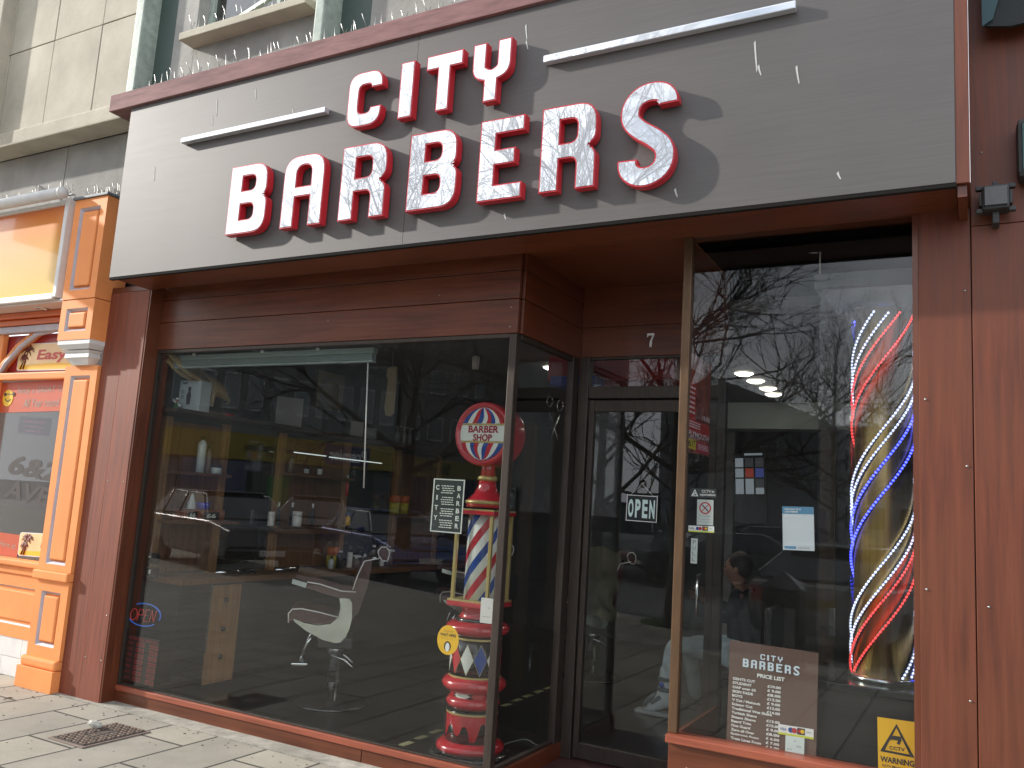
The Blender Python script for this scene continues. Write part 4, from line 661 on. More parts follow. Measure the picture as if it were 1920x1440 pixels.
band(drip, lambda t_: z1, 47.2*K, W['redpaint'], 'red_drips', n=260); band(lambda t_: z1-.004, lambda t_: z1+.008, 47.3*K, W['goldp'], 'gold_band', off=.0025)
lt('ring', torus(1301, 1325, 40, 50), W['redpaint']); la('neck_band', [(1293, 42), (1303, 42)], W['blackg'])
zc = pzc(1298)
def lozenges(z0, z1, r, n, cols, name, ph=0, off=.0015, wf=.98):
    zc_ = (z0+z1)/2; h = (z1-z0)/2
    for i in range(n):
        vs = []; fs = []; c_ = 2*math.pi*(i+ph)/n; wd = math.pi/n*wf
        for k in range(9):
            u = -1+k/4; hh = h*(1-abs(u)); a = c_+u*wd; vs += [(PC.x+(r+off)*math.cos(a), PC.y+(r+off)*math.sin(a), zc_-hh), (PC.x+(r+off)*math.cos(a), PC.y+(r+off)*math.sin(a), zc_+hh)]
            if k: j = 2*k; fs.append((j-2, j, j+1, j-1))
        MB().add(vs, fs, True).obj(name, cols[i % len(cols)], bp)
lozenges(zc-.03, zc+.03, 42*K, 8, [W['creamp'], W['redpaint']], 'small_lozenge')
lt('ring', torus(1264, 1294, 46, 60), W['redpaint']); la('drum', [(1190, 46), (1266, 48)], W['blackg'])
lozenges(pzc(1260), pzc(1201), 47.5*K, 12, [W['goldp']]*3, 'lozenge_edge', ph=.35, off=.001, wf=1.04)
lozenges(pzc(1258), pzc(1203), 47.5*K, 12, [W['redpaint'], W['creamp'], W['bluep'], W['creamp']], 'lozenge', ph=.35, off=.0025)
band(lambda t_: pzc(1196), lambda t_: pzc(1192), 47*K, W['goldp'], 'gold_band'); band(lambda t_: pzc(1266), lambda t_: pzc(1262), 48.3*K, W['goldp'], 'gold_band')
lt('ring', torus(1163, 1189, 46, 60), W['redpaint']); la('black_band', [(1157, 40), (1164, 44)], W['blackg']); la('collar', [(1134, 40), (1138, 37), (1145, 31), (1152, 33), (1160, 41)], W['redpaint'])
def plate(y0, y1, hw, name, mat, b=.008):
    z0, z1_ = pzc(y1), pzc(y0); h = hw*K; return MB().box(PC.x-h, PC.x+h, PC.y-h, PC.y+h, z0, z1_, b).obj(name, mat, bp)
plate(1126, 1136, 45, 'square_plate', W['redpaint']); plate(1123, 1126.5, 44, 'gold_edge', W['goldp'], .002)
zb, zt = pzc(1125), pzc(962); rs = 31*K
MB().lathe([(rs, zb), (rs, zt)], (PC.x, PC.y, 0), 48).obj('striped_cylinder', W['creamp'], bp)
Hc = zt-zb; pitch = .95
for i in range(6):
    colr = [W['redpaint'], W['bluep']][i % 2]; vs = []; fs = []; ph = i*math.pi/3; m_ = 80
    # a helical stripe clipped to the cylinder
    for s_ in range(40):
        for k in range(40): pass
    nn = 72; wd = math.pi/6*.95
    for k in range(nn+1):
        z = zb+Hc*k/nn; a = ph+2*math.pi*(z-zb)/pitch*1.0
        vs += [(PC.x+(rs+.001)*math.cos(a+wd*j/3), PC.y+(rs+.001)*math.sin(a+wd*j/3), z) for j in range(-1, 3)]
        if k:
            for j in range(3): q = 4*k+j; fs.append((q-4, q-3, q+1, q))
    MB().add(vs, fs, True).obj('stripe', colr, bp)
for sx in (-1, 1):
    for sy in (-1, 1): MB().box(PC.x+sx*37*K-.011, PC.x+sx*37*K+.011, PC.y+sy*37*K-.011, PC.y+sy*37*K+.011, pzc(1124), pzc(966), .003).obj('brass_rod', W['goldp'], bp)
plate(958, 966, 44, 'square_plate', W['redpaint']); plate(955.5, 958.5, 43, 'gold_edge', W['goldp'], .002)
la('shade', [(902, 17), (912, 18), (925, 24), (935, 33), (940, 38), (952, 38)], W['redpaint']); la('gold_band', [(939, 37), (941, 40), (944, 40), (946, 37.5)], W['goldp'])
la('gold_band', [(893, 16), (896, 19), (900, 19), (902, 16)], W['goldp']); la('neck', [(860, 17), (880, 13), (895, 15)], W['redpaint'])
gz = (pzc(757)+pzc(876))/2; gr_ = (pzc(757)-pzc(876))/2; yf = PC.y-.10
lan = MB().lathe([(0, 0), (gr_*.80, 0), (gr_*.82, .004), (gr_*.86, -.016), (gr_*.93, -.02), (gr_*.985, -.008), (gr_, .015), (gr_, .185), (gr_*.985, .208), (gr_*.93, .22), (gr_*.86, .216), (gr_*.82, .2), (0, .2)], (PC.x, yf, gz), 64, axis=(0, 1, 0)).obj('lantern', W['redpaint'], bp)
F = Face((PC.x-gr_, yf-.001, gz-gr_), X3, Z3, 2*gr_, 2*gr_); Ri = .81
def P2(u, v): return (.5+.5*u, .5+.5*v)
F.poly(MB(), [P2(Ri*math.cos(a), Ri*math.sin(a)) for a in [2*math.pi*i/60 for i in range(60)]], 0, .0015).obj('dial', W['creamp'], lan)
for top in (1, -1):
    h0 = .30 if top > 0 else .26
    for k in range(9):
        if k % 3 == 1: continue
        colr = W['bluep'] if k % 3 == 0 else W['redpaint']; lo = []; hi = []
        for i in range(15):
            t_ = i/14; v = h0+(Ri-.01-h0)*t_; hw = math.sqrt(max(0, Ri*Ri-v*v)); sw = .9*math.sin(math.pi*.5*(1-t_))*.0+.35*t_*(1-t_)
            f0 = -1+2*k/9; f1 = -1+2*(k+1)/9; g = lambda f: max(-1, min(1, f+sw*1.6*(1-abs(f))))*hw
            lo.append(P2(g(f0)*top, v*top)); hi.append(P2(g(f1)*top, v*top))
        lp = lo+hi[::-1]
        if top < 0: pass
        ar = sum(lp[q-1][0]*lp[q][1]-lp[q][0]*lp[q-1][1] for q in range(len(lp)))
        F.poly(MB(), lp if ar > 0 else lp[::-1], .0018, .0026).obj('swirl', colr, lan)
for v in (.29, -.255): hw = math.sqrt(Ri*Ri-v*v); F.poly(MB(), [P2(-hw, v-.03), P2(hw, v-.03), P2(hw*.99, v+.03), P2(-hw*.99, v+.03)], .0028, .0036).obj('gold_line', W['goldp'], lan)
mb = MB(); F.text(mb, 'BARBER', .24, .515, .78, .625, .003, bold=.035); F.text(mb, 'SHOP', .33, .385, .67, .495, .003, bold=.035); mb.obj('lettering', M('crimson lettering', (.30, .01, .03), .4), lan)
# card hung on the pole, cable on the floor
a = py(913, 1145, 4.66); c = Vector((a.x, 4.66, a.z)); F = Face(c-X3*.045-Z3*.075, X3, Z3, .085, .15); s = thing('label_card', 'white card label hanging from the square plate of the barber pole', 'card', c); F.poly(MB(), [(.05, 0), (.95, 0), (1, .04), (1, .96), (.95, 1), (.05, 1), (0, .96), (0, .04)], 0, .0012).obj('card', W['whitepaint'], s); dashes(F, s, [(.15, .9, .25, .02), (.6, .8, .6, .03)], W['greyp'], .0014)
q = [pz(*p) for p in ((945, 1399), (985, 1390), (1010, 1402), (1040, 1398))]; mb = MB(); pts = [Vector((v.x, v.y, .012)) for v in q]; cv = []
for i in range(3):
    for k in range(6): u = k/6; p0, p1, p2, p3 = pts[max(0, i-1)], pts[i], pts[i+1], pts[min(3, i+2)]; cv.append(.5*((2*p1)+(p2-p0)*u+(2*p0-5*p1+4*p2-p3)*u*u+(3*p1-p0-3*p2+p3)*u**3))
tag(MB().tube(cv, .005, 6).obj('power_cable', W['greyp']), 'pale cable trailing over the floor from the barber pole to the door side', 'cable')
TP = M('worn yellow tape', (.26, .25, .13), .7, var=.3, vs=20); tp = None
for i, p in enumerate([(762, 1395), (790, 1383), (818, 1372), (949, 1322), (970, 1313), (990, 1305), (1010, 1297), (1028, 1290)]):
    v = pz(*p, .004); mb = MB().obox((v.x, v.y, .0065), (Vector((.05, 1, 0)).normalized(), Vector((1, -.05, 0)).normalized(), Z3), (.11, .05, .003)); o = mb.obj('floor_tape', TP)
    tag(o, 'worn yellow tape dash on the floor %s' % ('left of the barber pole' if i < 3 else 'right of the barber pole'), 'floor tape', 'tape dashes on the shop floor')
# ================================================================ spiral light column in the right window
LC = Vector((-.445, 4.93, .84)); lp_ = thing('spiral_light_pole', 'glowing brass barber pole with red, white and blue spirals of small lights', 'light', LC)
MB().lathe([(.143, 0), (.143, 1.93), (.0, 1.93)], LC, 48).obj('brass_core', W['brass'], lp_)
MB().lathe([(.155, 0), (.17, .003), (.17, .02), (.15, .025)], LC, 40).obj('foot_ring', W['chrome'], lp_)
MB().lathe([(.168, .0), (.168, 1.95)], LC, 48).obj('acrylic_tube', glassmat('clear acrylic', 1.35, .97, .0), lp_)
def em(n_, c_, e_): return M(n_, c_, .5, emit=c_, es=e_)
LCOL = {'w': em('white light bead', (.66, .72, 1), 1.6), 'r': em('red light bead', (1, .07, .07), 1.6), 'b': em('blue light bead', (.05, .06, 1), 6.5)}
yz = lambda y_: py(1655, y_, LC.y).z
bead = bmesh.new(); bmesh.ops.create_icosphere(bead, subdivisions=1, radius=.0070); BV = [v.co.copy() for v in bead.verts]; BF = [[v.index for v in f.verts] for f in bead.faces]; bead.free()
pitch2 = yz(690)-yz(1180); left_a = math.radians(180+5)    # where the left edge of the column lies, seen from the street
for grp, ye in (('w', 690), ('w', 727), ('r', 754), ('r', 802), ('w', 930), ('w', 957), ('b', 995), ('b', 1050)):
    z_e = yz(ye); mb = MB(); pts = []
    n_ = 96
    n_ = 84
    for k in range(-3*n_, 3*n_):
        a = left_a+2*math.pi*k/n_; z = z_e+pitch2*k/n_
        if LC.z+.03 < z < LC.z+1.90:
            p = Vector((LC.x+.158*math.cos(a), LC.y+.158*math.sin(a), z)); mb.add([p+v for v in BV], BF, True); pts.append(p)
    st_ = mb.obj('light_strand', LCOL[grp], lp_)
    vs = []; fs = []
    for i, p in enumerate(pts):
        rv = Vector((p.x-LC.x, p.y-LC.y, 0)).normalized()*.1475; vs += [Vector((LC.x, LC.y, p.z-.012))+rv, Vector((LC.x, LC.y, p.z+.012))+rv, Vector((LC.x, LC.y, p.z+.012))+rv*.975, Vector((LC.x, LC.y, p.z-.012))+rv*.975]
        if i: fs += [(4*i-4+a_, 4*i+a_, 4*i+(a_+1) % 4, 4*i-4+(a_+1) % 4) for a_ in range(4)]
    MB().add(vs, fs, True).obj('backing_strip', W['blackv'], st_)
    MB().tube(pts, .0026, 5).obj('wire', em('lit '+grp+' strand', {'w': (.45, .5, 1), 'r': (1, .04, .05), 'b': (.02, .03, 1)}[grp], .5), st_)
cb_ = thing('display_cabinet', 'black counter with clear glass screens around the spiral light pole', 'cabinet', (-.5, 4.95, 0))
MB().box(-.78, -.24, 4.64, 5.3, .80, .838, .006).obj('counter_top', W['blackg'], cb_); MB().box(-.76, -.24, 4.66, 5.28, .004, .80, .004).obj('plinth', M('dark plinth', (.03, .03, .03), .4), cb_)
MB().box(-.735, -.728, 4.66, 5.26, .84, 2.85).obj('glass_screen', W['glass2'], cb_); MB().box(-.728, -.26, 4.66, 4.666, .84, 2.85).obj('glass_screen', W['glass2'], cb_)
MB().box(-.76, -.24, 4.64, 5.3, 2.85, 2.93, .006).obj('canopy', M('grey canopy', (.12, .13, .13), .5), cb_)
a = pz(1550, 1380); PW = wood('light interior timber', (.42, .27, .13), 'z', rough=.5, coat=.0); t_ = thing('inner_door_post', 'brown timber post with a metal latch plate inside the shop', 'post', (a.x, a.y, 0)); ztp = py(1548, 800, a.y).z
MB().box(a.x-.07, a.x+.05, a.y, a.y+.06, .004, ztp, .006).obj('post', PW, t_); h_ = py(1560, 1165, a.y-.02); MB().box(h_.x-.025, h_.x+.025, a.y-.012, a.y, h_.z-.12, h_.z+.10, .004).obj('latch_plate', W['chrome'], t_); MB().tube([(h_.x, a.y-.012, h_.z-.04), (h_.x, a.y-.05, h_.z-.04), (h_.x-.08, a.y-.05, h_.z-.05)], .008).obj('lever', W['chrome'], t_)
b_ = pz(1315, 1200); t2 = thing('timber_pillar', 'pale timber pillar deep inside the shop behind the PULL strip', 'pillar', b_); MB().box(b_.x-.07, b_.x+.07, b_.y, b_.y+.14, .004, py(1315, 1012, b_.y).z, .006).obj('pillar', PW, t2)
b_ = pz(1352, 1230); t2 = thing('grey_pillar', 'tall grey pillar inside the shop left of the wall screen', 'pillar', b_); MB().box(b_.x-.10, b_.x+.10, b_.y, b_.y+.2, .004, 2.925, .006).obj('pillar', M('grey plaster', (.30, .31, .30), .7), t2)
F = Face.quad([(1376, 850), (1434, 850), (1440, 980), (1376, 980)], 9.3); s = thing('wall_screen', 'dark wall screen showing small square tiles, seen through the right window', 'screen', F.o); F.slab(MB(), 0, 0, 1, 1, -.04, 0).obj('screen', W['blackg'], s)
cols = {(0, 0): 'w', (0, 1): 'w', (0, 2): 'w', (1, 2): 'w', (1, 0): 'k', (1, 1): 'r', (2, 0): 'k', (2, 1): 'b', (2, 2): 'k', (0, 3): 'w', (1, 3): 'w', (2, 3): 'w'}
tm = {'w': M('lit screen tile', (.25, .28, .32), .5, emit=(.6, .7, .8), es=.12), 'k': M('dark tile', (.03, .03, .04), .5, emit=(.1, .11, .12), es=.1), 'r': M('red tile', (.3, .04, .03), .5, emit=(.5, .08, .05), es=.12), 'b': M('blue tile', (.04, .05, .3), .5, emit=(.1, .15, .5), es=.12)}
for (i, k), c_ in cols.items(): F.slab(MB(), .06+i*.31, .80-k*.15-(0 if k < 3 else -.06), .31+i*.31, .93-k*.15 if k < 3 else .50, .001, .004).obj('tile', tm[c_], s)
F.slab(MB(), .35, .97, .9, 1.0, .001, .004).obj('tile', tm['w'], s)
LM = em('downlight glow', (1, .93, .8), 5.)
dl0 = None
for i, p in enumerate([(1395, 699), (1417, 713), (1440, 727), (1450, 738), (1035, 688), (1098, 690), (1098, 713), (1112, 724), (1250, 781), (1235, 779)]):
    v = pz(*p, 2.925); lab = ['first', 'second', 'third', 'fourth', 'fifth', 'sixth', 'seventh', 'eighth', 'ninth', 'tenth'][i]+' round downlight in the shop ceiling, counted from the window'
    d = thing('ceiling_light', lab, 'ceiling light', (v.x, v.y, 2.925), 'round lit downlights in the shop ceiling')
    if dl0 is None:
        MB().lathe([(0, -.03), (.05, -.027), (.08, -.012), (.085, 0)], v, 24).obj('lamp', LM, d); MB().lathe([(.08, -.006), (.098, -.006), (.098, .0)], v, 24).obj('rim', W['whitepaint'], d); dl0 = d
    else:
        for ch in dl0.children: e = ch.copy(); COL.objects.link(e); e.parent = d
for px_ in ((1035, 688), (1098, 713), (1417, 713)):   # the light these lamps give
    v = pz(*px_, 2.9); pl_ = bpy.data.lights.new('downlight_beam', 'SPOT'); pl_.energy = 8; pl_.spot_size = math.radians(140); pl_.spot_blend = .6; pl_.shadow_soft_size = .07; pl_.color = (1, .93, .82); po = bpy.data.objects.new('downlight_beam', pl_); COL.objects.link(po); po.location = (v.x, v.y, 2.88)
# ================================================================ styling stations along the left wall
XW = -5.80
wallu = thing('styling_station', 'rustic timber styling unit with mirrors, posts and a long counter along the left wall', 'styling unit', (XW, 4.8, 0))
def wb(name, mat, x0, x1, y0, y1, z0, z1, b=.004): return MB().box(x0, x1, y0, y1, z0, z1, b).obj(name, mat, wallu)
y = 4.62; random.seed(5)
for a0, a1 in ((4.72, 5.32), (6.08, 6.95), (7.95, 8.7)):
    k = int((a1-a0)/.15)
    for i in range(k): wb('plank', W['brownwood'], XW, XW+.022+.004*(i % 2), a0+(a1-a0)*i/k+.002, a0+(a1-a0)*(i+1)/k-.002, .9, 2.12)
for a0, a1 in ((5.36, 5.98), (7.0, 7.82), (8.75, 9.6)): wb('mirror', W['mirror'], XW, XW+.012, a0, a1, .95, 2.1, 0)
for a0 in (4.68, 5.30, 6.0, 6.96, 7.84, 8.7): wb('post', W['pinewood'], XW, XW+.06, a0, a0+.035, .88, 2.15); wb('post', W['pinewood'], XW, XW+.055, a0+.042, a0+.07, .88, 2.15)
wb('counter', W['brownwood'], XW, XW+.42, 4.7, 9.6, .84, .885); wb('counter_front', W['blackv'], XW, XW+.36, 4.75, 9.6, .1, .84)
wb('cupboard_door', W['pinewood'], XW+.365, XW+.385, 5.05, 5.36, .05, .82); wb('cupboard_edge', W['chrome'], XW+.385, XW+.39, 5.03, 5.045, .3, .84)
for z in (.25, .47, .7): MB().lathe([(0, 0), (.022, .003), (.018, .012), (0, .014)], (XW+.386, 5.2, z), 16, axis=(1, 0, 0)).obj('knob', W['blackv'], wallu)
wb('top_shelf', M('dark shelf', (.05, .035, .03), .5), XW, XW+.32, 4.55, 9.2, 2.17, 2.2); wb('shelf', W['brownwood'], XW, XW+.2, 4.75, 5.3, 1.69, 1.715); wb('shelf', W['brownwood'], XW, XW+.2, 6.05, 6.95, 1.755, 1.78); wb('shelf', W['brownwood'], XW, XW+.2, 6.0, 6.95, 1.26, 1.225); wb('shelf', W['brownwood'], XW, XW+.22, 4.72, 5.42, 1.30, 1.325); wb('shelf', W['brownwood'], XW, XW+.2, 7.9, 8.7, 1.4, 1.425)
wb('strip_light', em('strip light', (.8, .9, .9), .45), XW+.16, XW+.18, 6.06, 6.5, 1.97, 1.978, 0); wb('strip_light', em('strip light', (.8, .9, .9), .45), XW+.16, XW+.18, 6.56, 7.4, 1.965, 1.973, 0)
XI = XW+.12
def on(p, z, X_=XI): v = pxx(p[0], p[1], X_); return Vector((X_, v.y, z))
def bottle(name, label, c, r, h, mat, cap=None, kind='can', group=None):
    t = thing(name, label, 'bottle' if kind != 'jar' else 'jar', c, group)
    if kind == 'can': pr = [(r, 0), (r, h*.78), (r*.8, h*.84), (r*.45, h*.88), (r*.45, h*.9)]
    elif kind == 'spray': pr = [(r, 0), (r, h*.5), (r*.75, h*.6), (r*.35, h*.72), (r*.35, h*.76)]
    elif kind == 'jar': pr = [(r*.92, 0), (r, h*.08), (r, h*.66), (r*.96, h*.7)]
    else: pr = [(r, 0), (r, h*.6), (r*.4, h*.72), (r*.4, h*.8)]
    MB().lathe(pr, c, 18).obj('body', mat, t); z = pr[-1][1]
    b = MB().lathe([(r*.5 if kind != 'jar' else r*1.02, z), (r*.5 if kind != 'jar' else r*1.02, h), (0, h)], c, 14)
    if kind == 'spray': b.obox(c+Vector((.01, 0, h*.95)), (X3, Y3, Z3), (r*2.4, r*.6, r*.5))
    b.obj('cap', cap or W['blackv'], t); return t
TEALW = M('pale teal can', (.50, .56, .55), .4); AMB = M('bronze bottle', (.20, .15, .12), .4)
bottle('hairspray_can', 'tall pale hairspray can with black cap on the left wall shelf', on((377, 860), 1.716), .036, .30, TEALW)
bottle('lotion_bottle', 'slim bronze bottle standing right of the pale hairspray can', on((391, 860), 1.716), .026, .26, AMB, kind='b')
bottle('cream_jar', 'low white jar at the right end of the left wall shelf', on((405, 877), 1.716), .05, .075, TEALW, kind='jar')
bottle('white_canister', 'white canister on the wall shelf left of the pine post', on((510, 958), 1.286), .03, .13, W['whitepaint'], W['whitepaint'], 'jar')
bottle('white_canister', 'broad white canister on the wall shelf right of the pine post', on((558, 962), 1.286), .045, .14, W['whitepaint'], W['whitepaint'], 'jar')
bottle('red_bottle', 'slim red bottle hanging by the mirror light', on((653, 890), 1.60), .018, .21, W['redpaint'], W['white'], 'b')
bottle('sauce_bottle', 'blue and yellow bottle beside the mirror under the red bottle', on((653, 965), 1.30), .026, .13, W['yellowv'], M('blue bottle top', (.03, .2, .45), .4), 'b')
for i, (x, lab) in enumerate(((744, 'left'), (757, 'middle'), (767, 'right'))): bottle('spray_bottle', '%s of the three clear spray bottles hung high before the tree reflection' % lab, on((x, 823), 2.2, XW+.2), .03, .2, M('clear grey plastic', (.25, .27, .27), .2), W['greyp'], 'spray', 'clear spray bottles in a row')
for i, (x, z) in enumerate(((545, 1.79), (575, 1.79), (600, 1.79), (664, 1.79))): bottle('small_bottle', ['dark slim bottle left of the strip light post', 'short pale jar under the first strip light', 'white tub on the upper wall shelf', 'small dark bottle at the end of the upper shelf'][i], on((x, 880), z), .025, [.16, .06, .08, .12][i], [AMB, TEALW, W['whitepaint'], W['blackv']][i], kind=['b', 'jar', 'jar', 'spray'][i])
for i, x in enumerate((522, 548, 586)): bottle('tall_bottle', ['dark bottle with white cap left of the canisters', 'dark bottle with white cap between the canisters', 'dark bottle with white cap right of the canisters'][i], on((x, 958), 1.286, XW+.06), .022, .22, W['blackv'], W['white'], 'b')
for i, x in enumerate((622, 638, 656, 668, 684, 700, 716, 730)): bottle('product_bottle', 'product bottle number %s from the left behind the barber chair' % ['one', 'two', 'three', 'four', 'five', 'six', 'seven', 'eight'][i], on((x, 1045), .886, XW+.2), .028+.01*(i % 2), .12+.05*(i % 3), [TEALW, W['blackv'], W['whitepaint'], AMB][i % 4], W['white'] if i % 2 else W['blackv'], ['b', 'can', 'jar', 'spray'][i % 4], 'product bottles along the counter')
# tubs orange over yellow
for i, (x, y_, z) in enumerate(((623, 1050, .886), (738, 965, 1.44), (755, 965, 1.44))):
    c = on((x, y_), z); t = thing('two_tone_tub', ['orange and yellow tub on the counter left of the chair headrest', 'left orange and yellow tub on the far shelf', 'right orange and yellow tub on the far shelf'][i], 'tub', c, 'orange and yellow tubs'); MB().lathe([(.055, 0), (.06, .12)], c, 20).obj('body', M('olive yellow tub', (.40, .36, .03), .4), t); MB().lathe([(.06, .12), (.062, .2), (0, .2)], c, 20).obj('top', M('orange tub top', (.5, .12, .03), .4), t)
# boxes on the top shelf
def carton(label, c, sx, sy, sz, mat, rz=0, face=None, name='product_box'):
    t = thing(name, label, 'box', c); R3 = Matrix.Rotation(rz, 3, 'Z'); ax = (R3 @ X3, R3 @ Y3, Z3); MB().obox(Vector(c)+Z3*sz/2, ax, (sx, sy, sz), .003).obj('carton', mat, t)
    return t, Face(Vector(c)-ax[0]*sx/2-ax[1]*(sy/2+.001), ax[0], Z3, sx, sz)
c = Vector(py(336, 763, 4.66)); c = Vector((c.x, 4.72, 2.2)); t, F = carton('pale grey trimmer box at the left end of the top shelf', (c.x, 4.80, 2.2), .22, .12, .245, M('pale box card', (.42, .47, .48), .5), rz=.12)
F.poly(MB(), [(.40, .2), (.55, .2), (.58, .5), (.54, .62), (.56, .78), (.42, .78), (.44, .62), (.38, .5)], .001, .002).obj('trimmer_picture', M('dark print', (.03, .02, .03), .4), t); F.text(MB(), 'TRIM', .1, .87, .35, .94, .002, bold=.03).obj('lettering', W['blackv'], t); mb = MB(); F.disc(mb, .18, .62, .014, .001, .002, r2=.010); F.disc(mb, .18, .45, .014, .001, .002, r2=.010); mb.obj('icons', W['blackv'], t)
t, F = carton('large grey carton on the top shelf near the pine post', on((535, 792), 2.2, XW+.16), .26, .24, .26, M('grey carton', (.24, .24, .24), .5), rz=-.6); F.poly(MB(), [(.3+.15*math.cos(a), .62+.17*math.sin(a)) for a in [2*math.pi*i/20 for i in range(20)]], .001, .002).obj('picture', W['blackv'], t)
t, F = carton('black carton right of the large grey carton', on((578, 792), 2.2, XW+.16), .24, .2, .23, M('black carton', (.03, .03, .03), .4), rz=-.6); F.slab(MB(), .3, .5, .7, .7, .001, .002).obj('label', W['greyp'], t)
for i, (x, h, m_) in enumerate(((620, .2, W['blackv']), (664, .16, M('white card', (.4, .4, .4), .5)), (690, .12, W['greyp']))): carton(['dark upright carton on the top shelf under the frame', 'stacked white cartons on the top shelf behind the blind wand', 'low grey carton on the top shelf'][i], on((x, 800), 2.2, XW+.16), .16, .14, h, m_, rz=-.5)
# framed picture on the wall
F = Face((XW+.005, 6.45, 2.45), Y3, Z3, .4, .38); F.n = X3; s = thing('wall_picture', 'cream framed drawing high on the left wall above the cartons', 'picture', F.o); F.slab(MB(), 0, 0, 1, 1, 0, .02).obj('board', M('aged paper', (.28, .25, .18), .7), s); F.disc(MB(), .5, .5, .13, .021, .024, r2=.115).obj('drawing', W['greyp'], s)
# plates box with towels
c = on((373, 968), 1.326, XW+.14); t = thing('license_plate_box', 'small box covered in number plates reading 66 on the left wall shelf', 'box', c); MB().obox(c+Z3*.045, (Y3, -X3, Z3), (.42, .14, .09), .004).obj('box', M('rust printed tin', (.20, .07, .04), .5, var=.7, vs=25), t)
F = Face(c+Vector((.071, -.21, 0)), Y3, Z3, .42, .09); F.n = X3; mb = MB(); F.slab(mb, .08, .2, .30, .8, .001, .002); F.slab(mb, .45, .1, .85, .8, .001, .002); mb.obj('plate', W['blackv'], t); T(F, t, [('66', .12, .3, .26, .7), ('66', .53, .25, .77, .65)], W['creamp'], .003, .03)
c2 = c+Vector((0, .03, .092)); t = thing('blue_bowl', 'small blue container on top of the number plate box', 'bowl', c2); MB().lathe([(.05, 0), (.06, .05), (.055, .055), (.045, .01)], c2, 20).obj('bowl', M('blue plastic', (.02, .03, .4), .3), t)
c2 = c+Vector((0, -.09, .092)); tag(MB().lathe([(.035, 0), (.03, .05), (.012, .11), (0, .13)], c2, 9, smooth=False).obj('folded_cloth', TEALW), 'crumpled pale cloth standing beside the blue container', 'cloth')
# eagle: carved bird with raised wing, head bowed to the right
ea = pxx(396, 764, XW+.22); EO = Vector((XW+.22, ea.y, 2.2)); t = thing('eagle_statue', 'carved golden brown eagle with raised wing and bowed head on the top shelf', 'statue', EO)
def E_(x, y_): v = pxx(x, y_, XW+.22); return Vector((XW+.22, v.y, v.z))
EM = M('carved golden wood', (.36, .27, .12), .5, var=.35, vs=30, bump=.5, bs=60, stretch=(1, 3, 3))
MB().tube([E_(352, 690), E_(365, 698), E_(378, 712), E_(392, 722), E_(405, 730), E_(414, 735), E_(421, 742), E_(425, 750)], [.03, .05, .068, .075, .07, .055, .036, .018], 14).obj('body', EM, t)
for sx in (-.04, .05):
    b = MB()
    for k in range(7): off = Vector((sx+.004*k, 0, 0)); b.tube([E_(378, 712+k*1.2)+off, E_(350-k*1, 688+k*2.2)+off, E_(330-k*.6, 672+k*2.6)+off, E_(305+k*3, 664+k*4)+off], [.022, .022, .017, .004], 6)
    b.obj('wing', EM, t)
MB().tube([E_(420, 741), E_(426, 745), E_(429, 751), E_(426, 758), E_(423, 757)], [.016, .014, .010, .003, .002], 8).obj('beak', M('pale horn', (.55, .45, .22), .4), t)
for sx in (-.03, .035): MB().tube([E_(392, 728)+X3*sx, E_(393, 748)+X3*sx, E_(391, 762)+X3*sx], [.03, .02, .012], 8).obj('leg', EM, t)
MB().tube([E_(385, 722), E_(388, 745), E_(390, 762)], [.04, .035, .02], 8).obj('tail', EM, t); MB().box(EO.x-.07, EO.x+.07, EO.y-.09, EO.y+.09, 2.2, 2.215, .004).obj('plinth', W['brownwood'], t)
# waving figurine
c = Vector(py(323, 762, 4.62)); c = Vector((c.x, 4.66, 2.2)); t = thing('chef_figurine', 'tiny white hatted figurine in green with raised arm before the trimmer box', 'figurine', c); MB().lathe([(.024, 0), (.022, .02), (.016, .04), (.008, .055)], c, 14).obj('body', M('green cloth', (.03, .12, .04), .6), t); MB().ball(c+Z3*.07, .014, 12).obj('head', W['skin'], t); MB().ball(c+Z3*.085, .014, 12, (1, 1, .6)).obj('hat', W['white'], t); MB().tube([c+Vector((-.01, 0, .05)), c+Vector((-.045, 0, .08))], [.006, .008], 8).tube([c+Vector((.01, 0, .05)), c+Vector((.045, 0, .02))], [.006, .01], 8).obj('arms', W['white'], t)
bottle('green_bottle', 'small green bottle between the trimmer box and the eagle', on((381, 765), 2.2, XW+.2), .018, .09, M('dull green', (.15, .24, .12), .4), W['white'], 'b')
c = on((425, 770), 2.2, XW+.22); tag(MB().lathe([(.06, 0), (.065, .012), (.06, .022), (0, .022)], c, 24).obj('red_dish', W['redpaint']), 'flat red dish on the top shelf under the eagle beak', 'dish')
# venetian blind gathered at the top
s = thing('venetian_blind', 'gathered pale blind with long wand at the top of the left window', 'blind', (-4.6, 4.56, 2.55)); BLM = M('pale green blind', (.30, .38, .37), .5)
a0 = py(330, 660, 4.58).x; a1 = py(704, 660, 4.58).x; MB().box(a0, a1, 4.555, 4.605, 2.575, 2.615, .004).obj('head_rail', BLM, s)
b = MB(); 
for k in range(16): b.box(a0+.01, a1-.01, 4.557, 4.603, 2.53+k*.0027, 2.5315+k*.0027)
b.obj('slats', BLM, s); MB().box(a0+.005, a1-.005, 4.56, 4.6, 2.514, 2.527, .003).obj('bottom_rail', BLM, s)
w1_ = py(690, 680, 4.55); w2_ = py(682, 915, 4.55); MB().tube([w1_, w2_], .0045, 6).obj('wand', W['whitepaint'], s)
for x in (363, 490, 594): v = py(x, 662, 4.54); MB().box(v.x-.012, v.x+.012, 4.54, 4.552, 2.605, 2.625, .002).obj('clip', W['white'], s)
